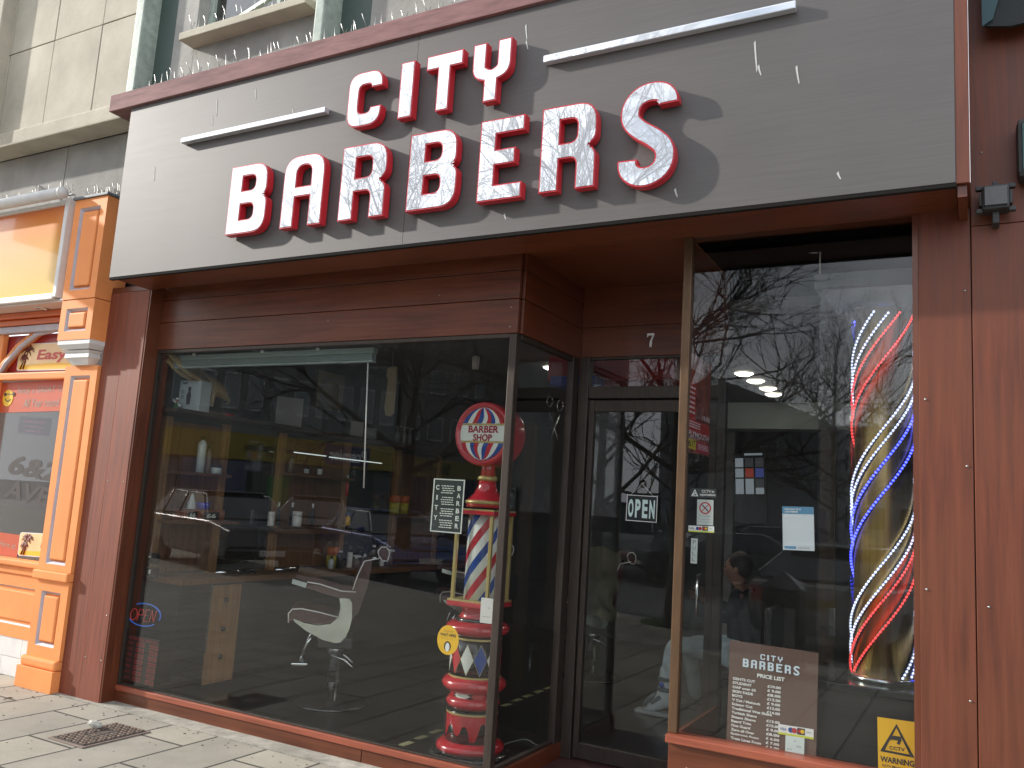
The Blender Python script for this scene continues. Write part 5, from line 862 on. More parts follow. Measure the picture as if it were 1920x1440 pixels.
# giant razor shaped plaque & scissors
def Q(x, y_, Y): return py(x, y_, Y)
t = thing('razor_plaque', 'pale wooden plaque shaped like a closed razor hanging over the counter', 'plaque', Q(735, 730, 6.2)); b = MB(); pts = [Q(*p, 6.2) for p in ((745, 688), (729, 690), (727, 705), (730, 712), (723, 765), (725, 779), (732, 781), (739, 775), (745, 700))]; b.prism([[(p.x, p.z) for p in pts]], (0, 6.2, 0), X3, Z3, -Y3, .02); b.obj('board', M('pale ply', (.38, .30, .17), .6), t); MB().tube([Q(736, 688, 6.2), Q(738, 640, 6.2)], .002, 4).obj('string', W['greyp'], t)
t = thing('scissors_ornament', 'large silver scissors ornament hanging on the wall beyond the side window', 'ornament', Q(1036, 780, 8.4)); b = MB()
for a_, c_, r_ in (((1030, 775), (1049, 832), (1031, 752)), ((1049, 778), (1030, 830), (1050, 760))): b.tube([Q(*a_, 8.4), Q((a_[0]+c_[0])/2, (a_[1]+c_[1])/2, 8.4), Q(*c_, 8.4)], [.012, .014, .003], 6); cc = Q(*r_, 8.4); b.tube([cc+Vector((.035*math.cos(k*.5236), 0, .06*math.sin(k*.5236))) for k in range(13)], .007, 6)
b.obj('scissors', W['chrome'], t)
# track spotlight and camera
a = Q(892, 680, 6.5); t = thing('spotlight', 'small white spotlight hanging from the ceiling behind the left window', 'spotlight', a); MB().tube([a, a+Z3*(2.93-a.z)], .008, 6).obj('stem', W['blackv'], t); MB().lathe([(.03, -.06), (.035, .05), (.02, .06), (0, .06)], a, 14).obj('head', W['whitepaint'], t)
a = Q(1538, 480, 4.9); t = thing('ceiling_hook', 'clear plastic hook dangling at the top of the right window', 'hook', (a.x, 4.9, 2.9)); b = MB().tube([(a.x, 4.9, 2.93), (a.x, 4.9, a.z+.12), (a.x-.02, 4.9, a.z+.02), (a.x-.08, 4.9, a.z+.03), (a.x-.09, 4.9, a.z+.07)], .006, 6); b.obj('hook', W['whitepaint'], t)
# hairdryers, clippers & tools on the counter
for i, (x, y_) in enumerate(((425, 1060), (535, 1052), (455, 1062))):
    c = pxx(x, y_, XW+.28); c.z = .90; t = thing('hair_clipper', ['chrome hair clipper lying on the near counter', 'pale hair clipper lying before the pine post', 'dark comb and clipper on the near counter'][i], 'clipper', c, 'tools lying on the counter'); MB().tube([c+Vector((-.03, -.09, .005)), c+Vector((0, 0, .01)), c+Vector((.03, .09, .02)), c+Vector((.05, .12, -.005))], [.012, .022, .018, .008], 8).obj('body', W['chrome'] if i != 2 else W['blackg'], t); MB().tube([c+Vector((.03, -.07, .0)), c+Vector((.06, .02, .0)), c+Vector((.0, .14, -.005))], .004, 5).obj('cord', W['blackv'], t)
# ================================================================ barber chairs
CH = M('mirror polished chair side', (.62, .68, .66), .12, metal=1., var=.15, vs=3)
PIP = M('white piping', (.75, .74, .7), .4)
def barber_chair(label, Yc, px0):
    # laid out in the chair's own side plane (x forward, z up), width along y
    c = Vector((pz(622, 1318).x, Yc, 0)); an = math.atan2(-c.x, c.y); UX = Vector((math.cos(an), math.sin(an), 0)); NV = Vector((-math.sin(an), math.cos(an), 0)); c0 = NV.dot(c); t = thing('barber_chair', label, 'barber chair', c)
    def q(x, y_, dy=0.): d = _ray(x, y_); v = Vector((0, 0, EYE))+d*((c0-.26)/d.dot(NV)); return v+NV*(dy+.26)
    def side(pts, dy, th): P = [q(*p) for p in pts]; return MB().prism([[(p.dot(UX), p.z) for p in P]], NV*(c0+dy), UX, Z3, -NV, th)
    def ccw(pts): P = [q(*p) for p in pts]; ar = sum(P[k-1].dot(UX)*P[k].z-P[k].dot(UX)*P[k-1].z for k in range(len(P))); return pts if ar > 0 else pts[::-1]
    seat = ccw([(541, 1165), (542, 1150), (548, 1143), (566, 1142), (590, 1147), (615, 1152), (634, 1158), (628, 1166), (610, 1171), (585, 1170), (555, 1163)])
    side(seat, .22, .46).obj('seat', W['leather'], t)
    back = ccw([(660, 1108), (670, 1080), (682, 1053), (694, 1050), (698, 1056), (690, 1100), (672, 1150), (660, 1165), (655, 1140)])
    side(back, .20, .42).obj('backrest', W['leather'], t)
    hr = side(ccw([(711, 1044), (710, 1034), (716, 1027), (725, 1027), (731, 1034), (731, 1043), (727, 1054), (718, 1053)]), .17, .34).obj('headrest', W['leather'], t)
    for dy in (-.24, .20):
        arm = side(ccw([(575, 1092), (580, 1091), (600, 1096), (640, 1108), (668, 1110), (668, 1118), (640, 1122), (610, 1114), (575, 1102)]), dy+.025, .05).obj('armrest', W['leather'], t)
        side(ccw([(549, 1085), (576, 1093), (573, 1102), (547, 1094)]), dy+.03, .06).obj('arm_tip', CH if dy < 0 else W['leather'], t)
        side(ccw([(636, 1121), (655, 1123), (660, 1130), (660, 1160), (655, 1180), (648, 1195), (638, 1205), (628, 1206), (605, 1200), (575, 1184), (552, 1166), (550, 1160), (570, 1168), (595, 1173), (620, 1170), (634, 1158), (639, 1140)]), dy+.03, .045).obj('side_panel', CH, t)
        for pts, nm in (([(576, 1091), (600, 1095), (640, 1108), (668, 1110)], 'piping'), ([(541, 1167), (541, 1150), (548, 1142), (566, 1141), (600, 1148), (634, 1157)], 'piping'), ([(661, 1106), (671, 1078), (683, 1052), (700, 1049), (711, 1047)], 'piping')):
            if dy > 0: continue
            MB().tube([q(x, y_, dy+(.03 if dy > 0 else -.03)) for x, y_ in pts], .005, 6).obj(nm, PIP, t)
    pts = [(711, 1044), (710, 1034), (716, 1027), (725, 1027), (731, 1034), (731, 1043), (727, 1054), (718, 1053), (711, 1044)]
    MB().tube([q(x, y_, -.172) for x, y_ in pts], .005, 6).obj('piping', PIP, hr)
    MB().tube([q(698, 1052), q(715, 1050)], .012, 8).obj('headrest_post', W['chrome'], t)
    b0 = q(622, 1318); b1 = q(629, 1206); xm = b0.x
    MB().lathe([(.045, .02), (.045, .16), (.05, .165), (.05, .17)], (xm, Yc, 0), 24).obj('column', W['chrome'], t); MB().lathe([(.06, .17), (.06, .38), (.07, .39), (.07, .45)], (xm, Yc, 0), 24).obj('sleeve', M('satin chrome', (.5, .53, .53), .25, metal=1.), t)
    MB().lathe([(.29, .004), (.30, .012), (.27, .02), (.06, .03), (.0, .03)], (xm, Yc, 0), 48).obj('base_disc', M('dark chrome base', (.12, .12, .12), .25, metal=.9), t)
    MB().obox((c.x, c.y, (.44+q(630, 1200).z)/2), (UX, NV, Z3), (.26, .36, q(630, 1200).z-.44), .01).obj('seat_carriage', W['blackv'], t)
    for dy in (-.1, .1): MB().tube([q(620, 1235, dy), q(645, 1245, dy), q(660, 1258, dy), q(664, 1262, dy)], .008, 8).obj('pump_lever', W['chrome'], t)
    for dy in (-.15, .15): MB().tube([q(590, 1190, dy), q(575, 1210, dy), q(560, 1245, dy)], .01, 8).obj('footrest_arm', W['chrome'], t)
    MB().obox(q(560, 1250), (UX, NV, Z3), (.12, .36, .02), .006).obj('footrest', W['chrome'], t)
    return t
ch1 = barber_chair('brown leather barber chair with white piping and chrome sides in the left window', 5.45, 622)
b2 = copy_thing(ch1, (-3.35, 8.0, 0), 'second barber chair deeper in the shop seen past the corner post'); b3 = copy_thing(ch1, (-4.5, 7.6, 0), 'farther barber chair behind the barber pole'); 
for o in (ch1, b2, b3): o['group'] = 'barber chairs in the salon'
# draped gown over the second chair
g = MB(); gv = []; 
for i in range(13):
    for k in range(9):
        a_ = i/12; h_ = k/8; gv.append((-3.15+.42*(a_-.5)+.06*math.sin(k*2)*h_, 7.62-.10*h_-.05*math.sin(a_*9), 1.28-.62*h_-.1*abs(a_-.5)))
g.add(gv, [(i*9+k, (i+1)*9+k, (i+1)*9+k+1, i*9+k+1) for i in range(12) for k in range(8)], True); tag(g.obj('barber_gown', M('dark olive gown cloth', (.09, .085, .05), .8)), 'dark olive gown draped over the second barber chair', 'gown')
# ================================================================ seated customer inside the doorway
def skin_body(name, joints, bones, mat, parent, sub=2):
    me = bpy.data.meshes.new(name); names = list(joints); me.from_pydata([Vector(joints[k][0])-Vector(parent['_o']) for k in names], [(names.index(a), names.index(b)) for a, b in bones], [])
    o = bpy.data.objects.new(name, me); COL.objects.link(o); m_ = o.modifiers.new('s', 'SKIN'); sv = me.skin_vertices[0].data
    for i, k in enumerate(names): r_ = joints[k][1]; sv[i].radius = (r_, r_) if not isinstance(r_, tuple) else r_; sv[i].use_root = (i == 0)
    m_.use_smooth_shade = True; s_ = o.modifiers.new('u', 'SUBSURF'); s_.levels = sub; s_.render_levels = sub
    dg = bpy.context.evaluated_depsgraph_get(); me2 = bpy.data.meshes.new_from_object(o.evaluated_get(dg)); me2.polygons.foreach_set('use_smooth', [True]*len(me2.polygons)); o.modifiers.clear(); o.data = me2; me2.materials.clear(); me2.materials.append(mat); o.parent = parent; o['_o'] = parent['_o']; return o
PX, PY = -1.67, 7.05
ps = thing('person', 'seated person in dark jumper and pale trousers, one foot in grey surgical boot', 'person', (PX, PY, 0))
V = lambda x, y_, z: (PX+x, PY+y_, z)
DK = M('dark navy jumper', (.008, .010, .016), .9); PT = M('pale grey blue trousers', (.50, .60, .62), .8, var=.2, vs=12, bump=.2, bs=25)
skin_body('body', {'pel': (V(0, 0, .56), .10), 'neck0': (V(.0, 0, 1.06), .05), 'neck': (V(-.02, 0, 1.09), .045), 'head': (V(-.03, 0, 1.15), .06), 'wl': (V(-.30, -.14, .97), .024), 'el': (V(-.06, -.22, .82), .034), 'sl': (V(0, -.17, 1.02), .045), 'wr': (V(-.30, .10, .97), .024), 'er': (V(-.06, .22, .82), .034), 'sr': (V(0, .17, 1.02), .045)}, [('pel', 'neck0'), ('neck0', 'neck'), ('neck', 'head'), ('neck0', 'sl'), ('sl', 'el'), ('el', 'wl'), ('neck0', 'sr'), ('sr', 'er'), ('er', 'wr')], W['skin'], ps)
skin_body('jumper', {'pel': (V(0.02, 0, .57), (.16, .13)), 'w': (V(.02, 0, .75), (.15, .12)), 'ch': (V(.01, 0, .95), (.16, .12)), 'nk': (V(0, 0, 1.07), .07), 'sl': (V(0, -.18, 1.02), .062), 'el': (V(-.06, -.24, .82), .052), 'wl': (V(-.26, -.16, .94), .036), 'sr': (V(0, .18, 1.02), .062), 'er': (V(-.06, .24, .82), .052), 'wr': (V(-.26, .12, .94), .036)}, [('pel', 'w'), ('w', 'ch'), ('ch', 'nk'), ('ch', 'sl'), ('sl', 'el'), ('el', 'wl'), ('ch', 'sr'), ('sr', 'er'), ('er', 'wr')], DK, ps)
skin_body('trousers', {'pel': (V(0, 0, .56), (.15, .12)), 'hl': (V(-.08, -.10, .56), .105), 'kl': (V(-.53, -.12, .58), .078), 'al': (V(-.56, -.11, .22), .055), 'hr': (V(-.08, .10, .56), .105), 'kr': (V(-.47, .14, .57), .078), 'ar': (V(-.40, .16, .12), .055)}, [('pel', 'hl'), ('hl', 'kl'), ('kl', 'al'), ('pel', 'hr'), ('hr', 'kr'), ('kr', 'ar')], PT, ps)
hd = MB().ball((PX-.05, PY, 1.21), .1, 24, (.98, .78, 1.2)); hd.ball((PX-.148, PY, 1.20), .017, 10, (1.2, .8, 1.4)).ball((PX-.04, PY-.078, 1.205), .022, 10, (1, .5, 1.4)).ball((PX-.04, PY+.078, 1.205), .022, 10, (1, .5, 1.4)); hd.obj('head', W['skin'], ps)
MB().ball((PX-.13, PY-.032, 1.225), .011, 8).ball((PX-.13, PY+.032, 1.225), .011, 8).obj('eyes', W['blackg'], ps); MB().ball((PX-.142, PY, 1.155), .02, 8, (.4, 1.2, .35)).obj('mouth', M('lips', (.35, .12, .1), .5), ps)
MB().ball((PX-.025, PY, 1.24), .105, 20, (1, .82, 1.12)).obj('hair', M('dark hair', (.02, .014, .01), .6, bump=.4, bs=90), ps)
def hand(cx, cy, cz, s_):
    b = MB().ball((cx, cy, cz), .036, 14, (1.1, .5, .9))
    for i in range(4): z0 = cz+.022-.015*i; b.tube([(cx-.03, cy+.008*s_, z0), (cx-.062, cy+.0*s_, z0+.003), (cx-.078+.004*i, cy-.02*s_, z0), (cx-.066+.004*i, cy-.036*s_, z0)], [.0095, .0088, .008, .006], 7)
    b.tube([(cx-.0, cy-.012*s_, cz+.028), (cx-.03, cy-.03*s_, cz+.048), (cx-.052, cy-.035*s_, cz+.05)], [.011, .0095, .007], 7); return b.obj('hand', W['skin'], ps)
hand(PX-.33, PY-.12, .985, -1); hand(PX-.33, PY+.08, .985, 1)
t = thing('mobile_phone', 'black phone held in the hands of the seated person', 'phone', (PX-.39, PY-.02, 1.0)); MB().obox((PX-.385, PY-.02, 1.0), (Vector((.5, 0, .86)).normalized(), Y3, Vector((-.86, 0, .5)).normalized()), (.15, .075, .009), .003).obj('case', W['blackg'], t)
BO = M('grey surgical boot', (.60, .68, .68), .6, var=.12, vs=14, bump=.15, bs=40); BX0, BY0 = PX-.565, PY-.11
bt = skin_body('boot', {'an': ((BX0, BY0, .16), .062), 'top': ((BX0, BY0, .42), .068), 'he': ((BX0+.03, BY0, .07), .06), 'mid': ((BX0-.10, BY0, .075), .055), 'toe': ((BX0-.20, BY0, .06), .05)}, [('an', 'top'), ('an', 'he'), ('an', 'mid'), ('mid', 'toe')], BO, ps)
MB().obox((BX0-.08, BY0, .022), (X3, Y3, Z3), (.34, .115, .034), .012).obj('sole', M('pale sole', (.34, .37, .36), .6), bt)
for i, (dx, z, tl) in enumerate(((.0, .30, 0), (.0, .22, 0), (-.07, .135, .6), (-.14, .115, .9))): MB().lathe([(.073, -.016), (.076, 0), (.073, .016)], (BX0+dx, BY0, z), 24, axis=(-math.sin(tl), 0, math.cos(tl))).obj('strap', M('dark grey strap', (.12, .16, .17), .7), bt)
MB().lathe([(0, .0), (.02, .0), (.02, .006), (0, .008)], (BX0-.02, BY0-.074, .26), 16, axis=(0, -1, 0)).obj('blue_valve', M('blue valve', (.03, .1, .5), .4), bt)
skin_body('shoe', {'an': (V(-.40, .16, .1), .05), 'he': (V(-.37, .16, .05), .045), 'toe': (V(-.56, .17, .045), .04)}, [('an', 'he'), ('an', 'toe')], W['blackv'], ps)
cs = thing('waiting_chair', 'dark padded waiting chair under the seated person', 'chair', (PX+.03, PY, 0)); MB().box(PX-.25, PX+.26, PY-.25, PY+.25, .38, .455, .02).obj('seat', W['blackv'], cs); MB().box(PX+.22, PX+.28, PY-.24, PY+.24, .5, .95, .02).obj('backrest', W['blackv'], cs)
for dx in (-.22, .23):
    for dy in (-.22, .22): MB().tube([(PX+dx, PY+dy, .004), (PX+dx, PY+dy, .38)], .013, 8).obj('leg', W['chrome'], cs)
# ================================================================ the street behind the camera, seen in the glass
def VR(az, r): a = math.radians(az); return Vector((-r*math.sin(a), 8.9-r*math.cos(a), 0))
BARK = M('dark wet bark', (.045, .038, .032), .85, var=.3, vs=15, bump=.4, bs=30)
def tree_mesh(seed, H, r0, spread, levels=5, lean=(0, 0), first=.22, twigs=3, ymax=None):
    rnd = random.Random(seed); trunk = MB(); crown = MB()
    def grow(p, d, L_, r, lv):
        n_ = 4 if lv > 2 else 3; pts = [p]; rad = [r]; dd = d.copy()
        for i in range(n_):
            dd = (dd+Vector((rnd.uniform(-1, 1), rnd.uniform(-1, 1), rnd.uniform(-.6, .9)))*.16).normalized(); pts.append(pts[-1]+dd*L_/n_); rad.append(r*(1-.35*(i+1)/n_))
        crown.tube(pts, rad, 5 if lv > 3 else 3, caps=False)
        if ymax is not None and pts[-1].y > ymax: return
        if lv <= 0: return
        k = rnd.randint(3, 4) if lv > 1 else twigs
        for i in range(k):
            t_ = (i+1)/k; j = min(n_, max(1, int(round(t_*n_)))); ax = pts[j]-pts[j-1]; ax.normalize()
            side = ax.orthogonal().normalized(); side.rotate(Matrix.Rotation(rnd.uniform(0, 6.28), 3, ax)); ang = rnd.uniform(.35, .95)
            nd = (ax*math.cos(ang)+side*math.sin(ang)+Vector((0, 0, .12))).normalized(); grow(pts[j], nd, L_*rnd.uniform(.55, .78), rad[j]*.76, lv-1)
    pts = [Vector((lean[0]*t_*t_+rnd.uniform(-.03, .03), lean[1]*t_*t_+rnd.uniform(-.03, .03), H*t_)) for t_ in [i/8 for i in range(9)]]; rad = [r0*(1.35 if i == 0 else 1)*(1-.85*i/8) for i in range(9)]
    trunk.tube(pts, rad, 10)
    m_ = int(9+H)
    for i in range(m_):
        t_ = first+(1-first)*(i+.5)/m_; q = pts[int(t_*8)].lerp(pts[min(8, int(t_*8)+1)], t_*8 % 1); a = i*2.4+rnd.uniform(-.4, .4); up = .35+.9*t_
        grow(q, Vector((math.cos(a), math.sin(a), up)).normalized(), spread*(1.15-.75*t_), r0*.46*(1.12-t_), levels-2)
    return trunk, crown
def tree(label, loc, *a, **k):
    t = thing('bare_tree', label, 'tree', loc, 'bare street trees across the road'); tr, cr = tree_mesh(*a, **k); tr.xf(Matrix.Translation(loc)); cr.xf(Matrix.Translation(loc)); tr.obj('trunk', BARK, t); cr.obj('crown', BARK, t); return t
tree('bare tree close to the kerb with a clump of grass at its foot', (-3.95, -1.75, 0), 11, 7.2, .11, 2.45, 7, first=.24, twigs=4, ymax=2.6)
T1 = VR(35.4, 17.5); tree('tall bare tree with fine twigs behind the parked cars', (T1.x, T1.y, -.1), 5, 8.5, .17, 2.6, 7, first=.24, twigs=3)
T3 = VR(8.0, 33); tree('distant bushy bare tree seen beside the spiral light pole', (T3.x, T3.y, -.1), 23, 8.3, .16, 2.8, 5, first=.2)
T4 = VR(17.5, 30); tree('distant bare tree before the gabled building', (T4.x, T4.y, -.1), 31, 7.5, .16, 2.8, 5, first=.2)
T5 = VR(24.5, 21); tree('bare tree seen in the door glass', (T5.x, T5.y, -.1), 41, 8.5, .16, 2.8, 5, first=.2)
gb = MB(); rnd = random.Random(2)
for i in range(700):
    a = rnd.uniform(0, 6.28); r = .55*math.sqrt(rnd.random()); x, y_ = -3.95+r*math.cos(a), -1.95+r*.6*math.sin(a); h = rnd.uniform(.06, .16)*(1.2-r); dx, dy = rnd.uniform(-.04, .04), rnd.uniform(-.04, .04)
    gb.add([(x-.006, y_, 0), (x+.006, y_, 0), (x+dx, y_+dy, h)], [(0, 1, 2)])
g = gb.obj('grass', M('fresh grass', (.10, .24, .03), .7, var=.3)); g['kind'] = 'stuff'; g['label'] = 'clump of bright grass around the foot of the near tree'
# litter bin with pointed top
t = thing('litter_bin', 'black square litter bin with pointed roof standing on the pavement', 'litter bin', (-1.9, -1.0, 0)); MB().box(-2.1, -1.7, -1.2, -.8, 0.03, .86, .015).obj('body', W['blackg'], t)
MB().add([(-2.14, -1.24, .90), (-1.66, -1.24, .90), (-1.66, -.76, .90), (-2.14, -.76, .90), (-1.9, -1.0, 1.08)], [(3, 2, 1, 0), (0, 1, 4), (1, 2, 4), (2, 3, 4), (3, 0, 4)]).obj('roof', W['blackg'], t); MB().box(-2.08, -1.72, -1.18, -.82, .86, .90).obj('aperture', W['blackv'], t); MB().box(-2.06, -1.74, -.799, -.79, .3, .7, .004).obj('door_panel', W['greyp'], t)
# buildings
def building(label, P0, P1, depth, H, wallm, floors, cols, z0=4.8, name='building', roof='flat', grp=None, glass=None, wz=1.5, shopfront=True):
    P0 = Vector(P0); P1 = Vector(P1); u = (P1-P0).normalized(); n_ = u.cross(Z3)   # P0 -> P1 chosen so that n_ faces the street
    if n_.dot(Vector((0, 5, 0))-P0) < 0: n_ = -n_
    Lh = (P1-P0).length; t = thing(name, label, 'building', P0)
    MB().obox((P0+P1)/2-n_*depth/2+Z3*H/2, (u, n_, Z3), (Lh, depth, H)).obj('wall', wallm, t)
    if roof == 'gable':
        a, b_ = P0+Z3*H, P1+Z3*H; c, d = P1-n_*depth+Z3*H, P0-n_*depth+Z3*H; r1, r2 = (a+b_)/2+Z3*Lh*.2, (c+d)/2+Z3*Lh*.2
        MB().add([a, b_, c, d, r1, r2], [(0, 1, 4), (3, 5, 2), (1, 2, 5, 4), (0, 4, 5, 3)]).obj('roof', M('slate roof', (.08, .085, .09), .7), t)
    else: MB().obox((P0+P1)/2-n_*depth/2+Z3*(H+.2), (u, n_, Z3), (Lh+.3, depth+.3, .4), .03).obj('parapet', wallm, t)
    wi = Lh/cols; fm = M('white window frame', (.5, .5, .48), .5); gm = glass or M('dark window glass', (.03, .04, .045), .08, spec=.8); first = None
    for f in range(floors):
        for c_ in range(cols):
            p = P0+u*(wi*(c_+.5))+Z3*(z0+f*((H-z0)/max(1, floors))+.9+wz/2)+n_*.02
            w_ = MB().obox(p, (u, n_, Z3), (wi*.66, .1, wz)).obj('window', fm, t); MB().obox(p+n_*.052, (u, n_, Z3), (wi*.60, .012, wz*.9)).obj('pane', gm, w_)
    return t, u, n_, Lh
A0 = VR(54, 50); A1 = VR(36.5, 54)
bt_, u, n_, Lh = building('dark grey office building with a yellow shop fascia along its foot', A0, A1, 12, 15.5, M('dull grey cladding', (.16, .17, .165), .8, var=.2, vs=.6), 3, 12, z0=5.2, wz=2.1, glass=M('teal office glass', (.10, .14, .14), .1, spec=.9))
YF = M('mustard fascia', (.34, .26, .03), .6, var=.1); zt_, zb_ = 4.75, 3.25
FY = thing('shop_fascia', 'long yellow fascia reading New George Street Stores and Premier', 'shop sign', A0+Z3*zb_)
MB().obox(A0+u*Lh*.5+n_*.2+Z3*(zt_+zb_)/2, (u, n_, Z3), (Lh, .3, zt_-zb_), .03).obj('fascia', YF, FY)
# face the camera side: text runs along the direction that reads left to right when seen from the street
ud = u if u.cross(Z3).dot(n_) > 0 else -u; oo = (A0 if ud.dot(u) > 0 else A1)+n_*.36+Z3*zb_
FF = Face(oo, ud, Z3, Lh, zt_-zb_)
frac = lambda az: ((VR(az, 52)-oo).dot(ud))/Lh
def span(az0, az1): a_, b_ = frac(az0), frac(az1); return min(a_, b_), max(a_, b_)
a_, b_ = span(46.3, 42.0); FF.text(MB(), 'New George Street Stores', a_, .3, b_, .68, .01, bold=.01).obj('lettering', W['blackv'], FY)
a_, b_ = span(40.8, 37.6); FF.poly(MB(), [(a_, .1), (b_-.0, .1), (b_+.015, .5), (b_, .9), (a_, .9)], 0, .02).obj('blue_field', M('deep navy', (.03, .02, .10), .5), FY); FF.text(MB(), 'Premier', a_+.012, .25, b_-.01, .75, .03, bold=.03).obj('lettering', W['white'], FY)
for i, (a0_, a1_, c_, lab) in enumerate(((50, 46, (.03, .05, .12), 'blue shop window'), (45.6, 42.2, (.05, .05, .05), 'dark shop window'), (41.6, 37.2, (.06, .09, .08), 'green grey shop window'))):
    x0_, x1_ = span(a0_, a1_); FF.slab(MB(), x0_, -2.1, x1_, -.05, 0.0, .02).obj('shop_window', M(lab, c_, .15, spec=.8), bt_)
x0_, x1_ = span(44.6, 43.2); FF.slab(MB(), x0_, -1.6, x1_, -.5, .03, .05).obj('green_screen', M('green cash machine panel', (.04, .2, .04), .4), bt_)
A2 = VR(24.5, 58); bt2, u2, n2, L2 = building('dark stone building between the yellow shop and the open sky', A1+(A2-A1).normalized()*.3, A2, 12, 16.5, M('dark sandstone', (.13, .12, .11), .85, var=.2, vs=.8), 4, 8, z0=4.5)
oo2 = None; ud2 = u2 if u2.cross(Z3).dot(n2) > 0 else -u2; o2 = (A1 if ud2.dot(u2) > 0 else A2)+n2*.3+Z3*3.1; F2 = Face(o2, ud2, Z3, L2, 1.1); f2 = thing('shop_fascia', 'olive shop fascia with partly hidden lettering behind the tree', 'shop sign', o2)
MB().obox((A1+A2)/2+n2*.15+Z3*3.65, (u2, n2, Z3), (L2, .28, 1.1), .02).obj('fascia', M('olive fascia', (.22, .19, .05), .6), f2); q0 = ((VR(32.5, 54)-o2).dot(ud2))/L2; F2.text(MB(), 'Silverline', min(q0, .75), .2, min(q0, .75)+.16, .8, .03, bold=.01).obj('lettering', W['blackv'], f2)
for i in range(6): F2.slab(MB(), .02+i*.165, -2.7, .15+i*.165, -.1, -.1, .02).obj('shop_window', M('navy shop window', (.02, .03, .07) if i % 2 else (.03, .035, .035), .15, spec=.8), bt2)
G0 = VR(19.8, 34); G1 = VR(11.2, 32); building('grey gabled hall with tall upright cladding', G0, G1, 9, 5.9, M('pale grey cladding', (.20, .21, .22), .8, var=.1), 1, 9, z0=2.8, roof='gable', wz=1.7)
H0 = VR(11.0, 46); H1 = VR(-6, 46); building('pale terrace of flats far across the square', H0, H1, 10, 6.2, M('pale render', (.34, .34, .32), .85, var=.1, vs=1), 2, 8, z0=.6, wz=1.2)
hedge = MB(); 
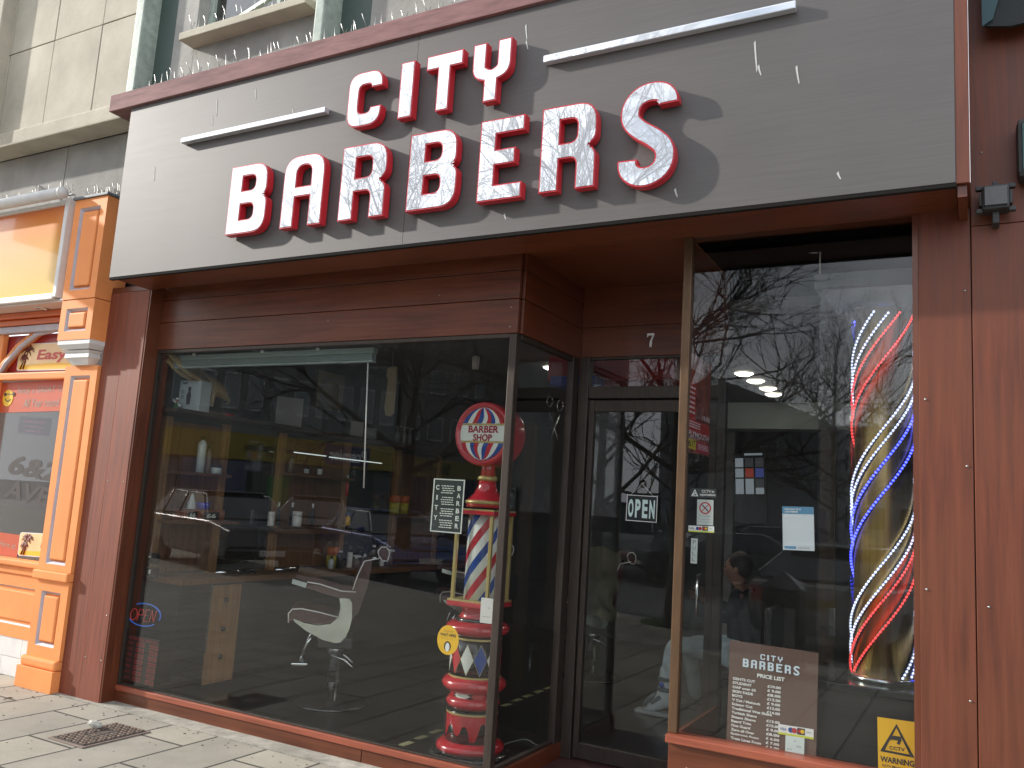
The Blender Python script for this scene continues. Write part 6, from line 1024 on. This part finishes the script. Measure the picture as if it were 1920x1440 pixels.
# parked cars
def car(label, loc, rz, col, kind='suv', metal=.5):
    t = thing('parked_car', label, 'car', (0, 0, 0), 'cars parked across the street'); Lc, Wc, Hc = (4.6, 1.86, 1.66) if kind == 'suv' else ((4.4, 1.78, 1.46) if kind == 'hatch' else (4.9, 1.95, 2.0))
    # side profile (x along length, z up); front is +x
    if kind == 'van': low = [(-2.4, .35), (2.35, .35), (2.45, .6), (2.38, 1.0), (1.75, 1.18), (-2.42, 1.18), (-2.45, .7)]; top = [(1.72, 1.18), (1.1, 1.9), (.8, 2.0), (-2.3, 2.0), (-2.42, 1.18)]
    elif kind == 'suv': low = [(-2.2, .38), (2.15, .38), (2.28, .6), (2.24, .95), (1.2, 1.1), (-2.2, 1.12), (-2.28, .75)]; top = [(1.15, 1.1), (.45, 1.56), (.2, 1.63), (-1.6, 1.62), (-2.15, 1.12)]
    else: low = [(-2.1, .3), (2.05, .3), (2.18, .5), (2.12, .8), (1.1, .96), (-2.1, .98), (-2.18, .6)]; top = [(1.05, .96), (.35, 1.38), (.1, 1.44), (-1.3, 1.42), (-2.02, .98)]
    P = M('car paint '+label[:18], col, .25, metal=metal, coat=1.); G = M('car glass', (.02, .025, .028), .05, spec=1.)
    def loft(prof, w0, w1, zc0, zc1, r=.0):
        vs = []; fs = []; n2_ = len(prof)
        for s_ in (-1, 1):
            for x, z in prof: k = min(1, max(0, (z-zc0)/(zc1-zc0))); vs.append((x, s_*(w0+(w1-w0)*k)/2, z))
        fs = [tuple(range(n2_))[::-1], tuple(range(n2_, 2*n2_))]+[(i, (i+1) % n2_, n2_+(i+1) % n2_, n2_+i) for i in range(n2_)]
        bm = bmesh.new(); vv = [bm.verts.new(v) for v in vs]; [bm.faces.new([vv[i] for i in f]) for f in fs]; bmesh.ops.recalc_face_normals(bm, faces=bm.faces[:]); bmesh.ops.bevel(bm, geom=bm.edges[:], offset=.05, segments=3, affect='EDGES'); return MB().frombm(bm)
    loft(low, Wc-.04, Wc, .3, 1.1).obj('body', P, t); zt2 = max(z for x, z in top); zb2 = min(z for x, z in top); cab = loft(top, Wc-.06, Wc-.5, zb2, zt2).obj('cabin', G, t)
    MB().box(min(x for x, z in top)+.55, top[1][0]-.05, -(Wc-.56)/2, (Wc-.56)/2, zt2-.015, zt2+.025, .02).obj('roof', P, cab)
    for s_ in (-1, 1):
        for k in ((.0, 1) if kind != 'van' else (.2, .9)):
            MB().tube([(-.45+k*.0-(.9*k), s_*(Wc-.09)/2, zb2+.02), (-.5-.85*k, s_*(Wc-.48)/2, zt2-.03)], .03, 5).obj('pillar', P, cab)
        MB().tube([(top[0][0]-.05, s_*(Wc-.10)/2, zb2+.05), (top[1][0], s_*(Wc-.5)/2, zt2-.05), (-1.2, s_*(Wc-.5)/2, zt2-.02), (-1.9, s_*(Wc-.14)/2, zb2+.1)], .014, 5).obj('chrome_trim', W['chrome'], cab)
        MB().ball((top[0][0]-.25, s_*(Wc/2+.1), zb2+.08), .1, 10, (.8, 1, .7)).obj('mirror', P, t)
        MB().obox((Lc/2-.16, s_*(Wc/2-.28), zb2-.28), (X3, Y3, Z3), (.14, .36, .14), .03).obj('headlight', M('headlamp', (.6, .65, .65), .1, spec=1.), t); MB().obox((-Lc/2+.1, s_*(Wc/2-.2), zb2-.22), (X3, Y3, Z3), (.12, .28, .3), .03).obj('tail_light', M('tail lamp', (.4, .01, .01), .15, spec=.9), t)
        for x in (-Lc*.29, Lc*.30):
            wh = MB().lathe([(.2, -.1), (.31, -.1), (.335, -.07), (.335, .07), (.31, .1), (.2, .1)], (x, s_*(Wc/2-.1), .335), 24, axis=(0, 1, 0)).obj('wheel', W['black'], t); MB().lathe([(0, -.09), (.2, -.095), (.21, .095), (0, .09)], (x, s_*(Wc/2-.1), .335), 20, axis=(0, 1, 0)).obj('rim', W['chrome'], wh)
    MB().box(Lc/2-.12, Lc/2-.06, -.45, .45, zb2-.42, zb2-.22, .01).obj('grille', W['blackv'], t); MB().box(Lc/2-.05, Lc/2-.03, -.26, .26, .46, .57).obj('number_plate', W['whitepaint'], t); MB().box(-Lc/2+.03, -Lc/2+.05, -.26, .26, .66, .77).obj('number_plate', M('dull yellow plate', (.25, .18, .04), .5), t)
    t.location = (loc[0], loc[1], -.11); t.rotation_euler[2] = math.radians(rz); return t
c = VR(46.5, 19.5); car('black sport utility car with chrome window line parked nearest to the barber shop', (c.x, c.y), 20, (.02, .022, .026))
c = VR(40.9, 24.); car('dark car facing the shop with white number plate', (c.x, c.y), 60, (.03, .03, .035))
c = VR(36.3, 19.5); car('blue hatchback parked across the street', (c.x, c.y), 30, (.02, .06, .22), 'hatch')
c = VR(31.0, 24.); car('dark red hatchback behind the tree', (c.x, c.y), 30, (.10, .02, .02), 'hatch')
c = VR(22.0, 24); car('silver van parked across the street', (c.x, c.y), 80, (.35, .37, .38), 'van')
c = VR(15.8, 21.); car('dark saloon parked opposite the right window', (c.x, c.y), 150, (.04, .045, .05), 'hatch')
c = VR(12.5, 24.); car('grey estate car parked further along', (c.x, c.y), 150, (.10, .11, .12), 'suv')
c = VR(6.2, 13.8); car('silver car showing its red tail lights opposite the light pole', (c.x, c.y), -80, (.42, .43, .43), 'hatch')
for o in bpy.data.objects:
    if '_o' in o: del o['_o']
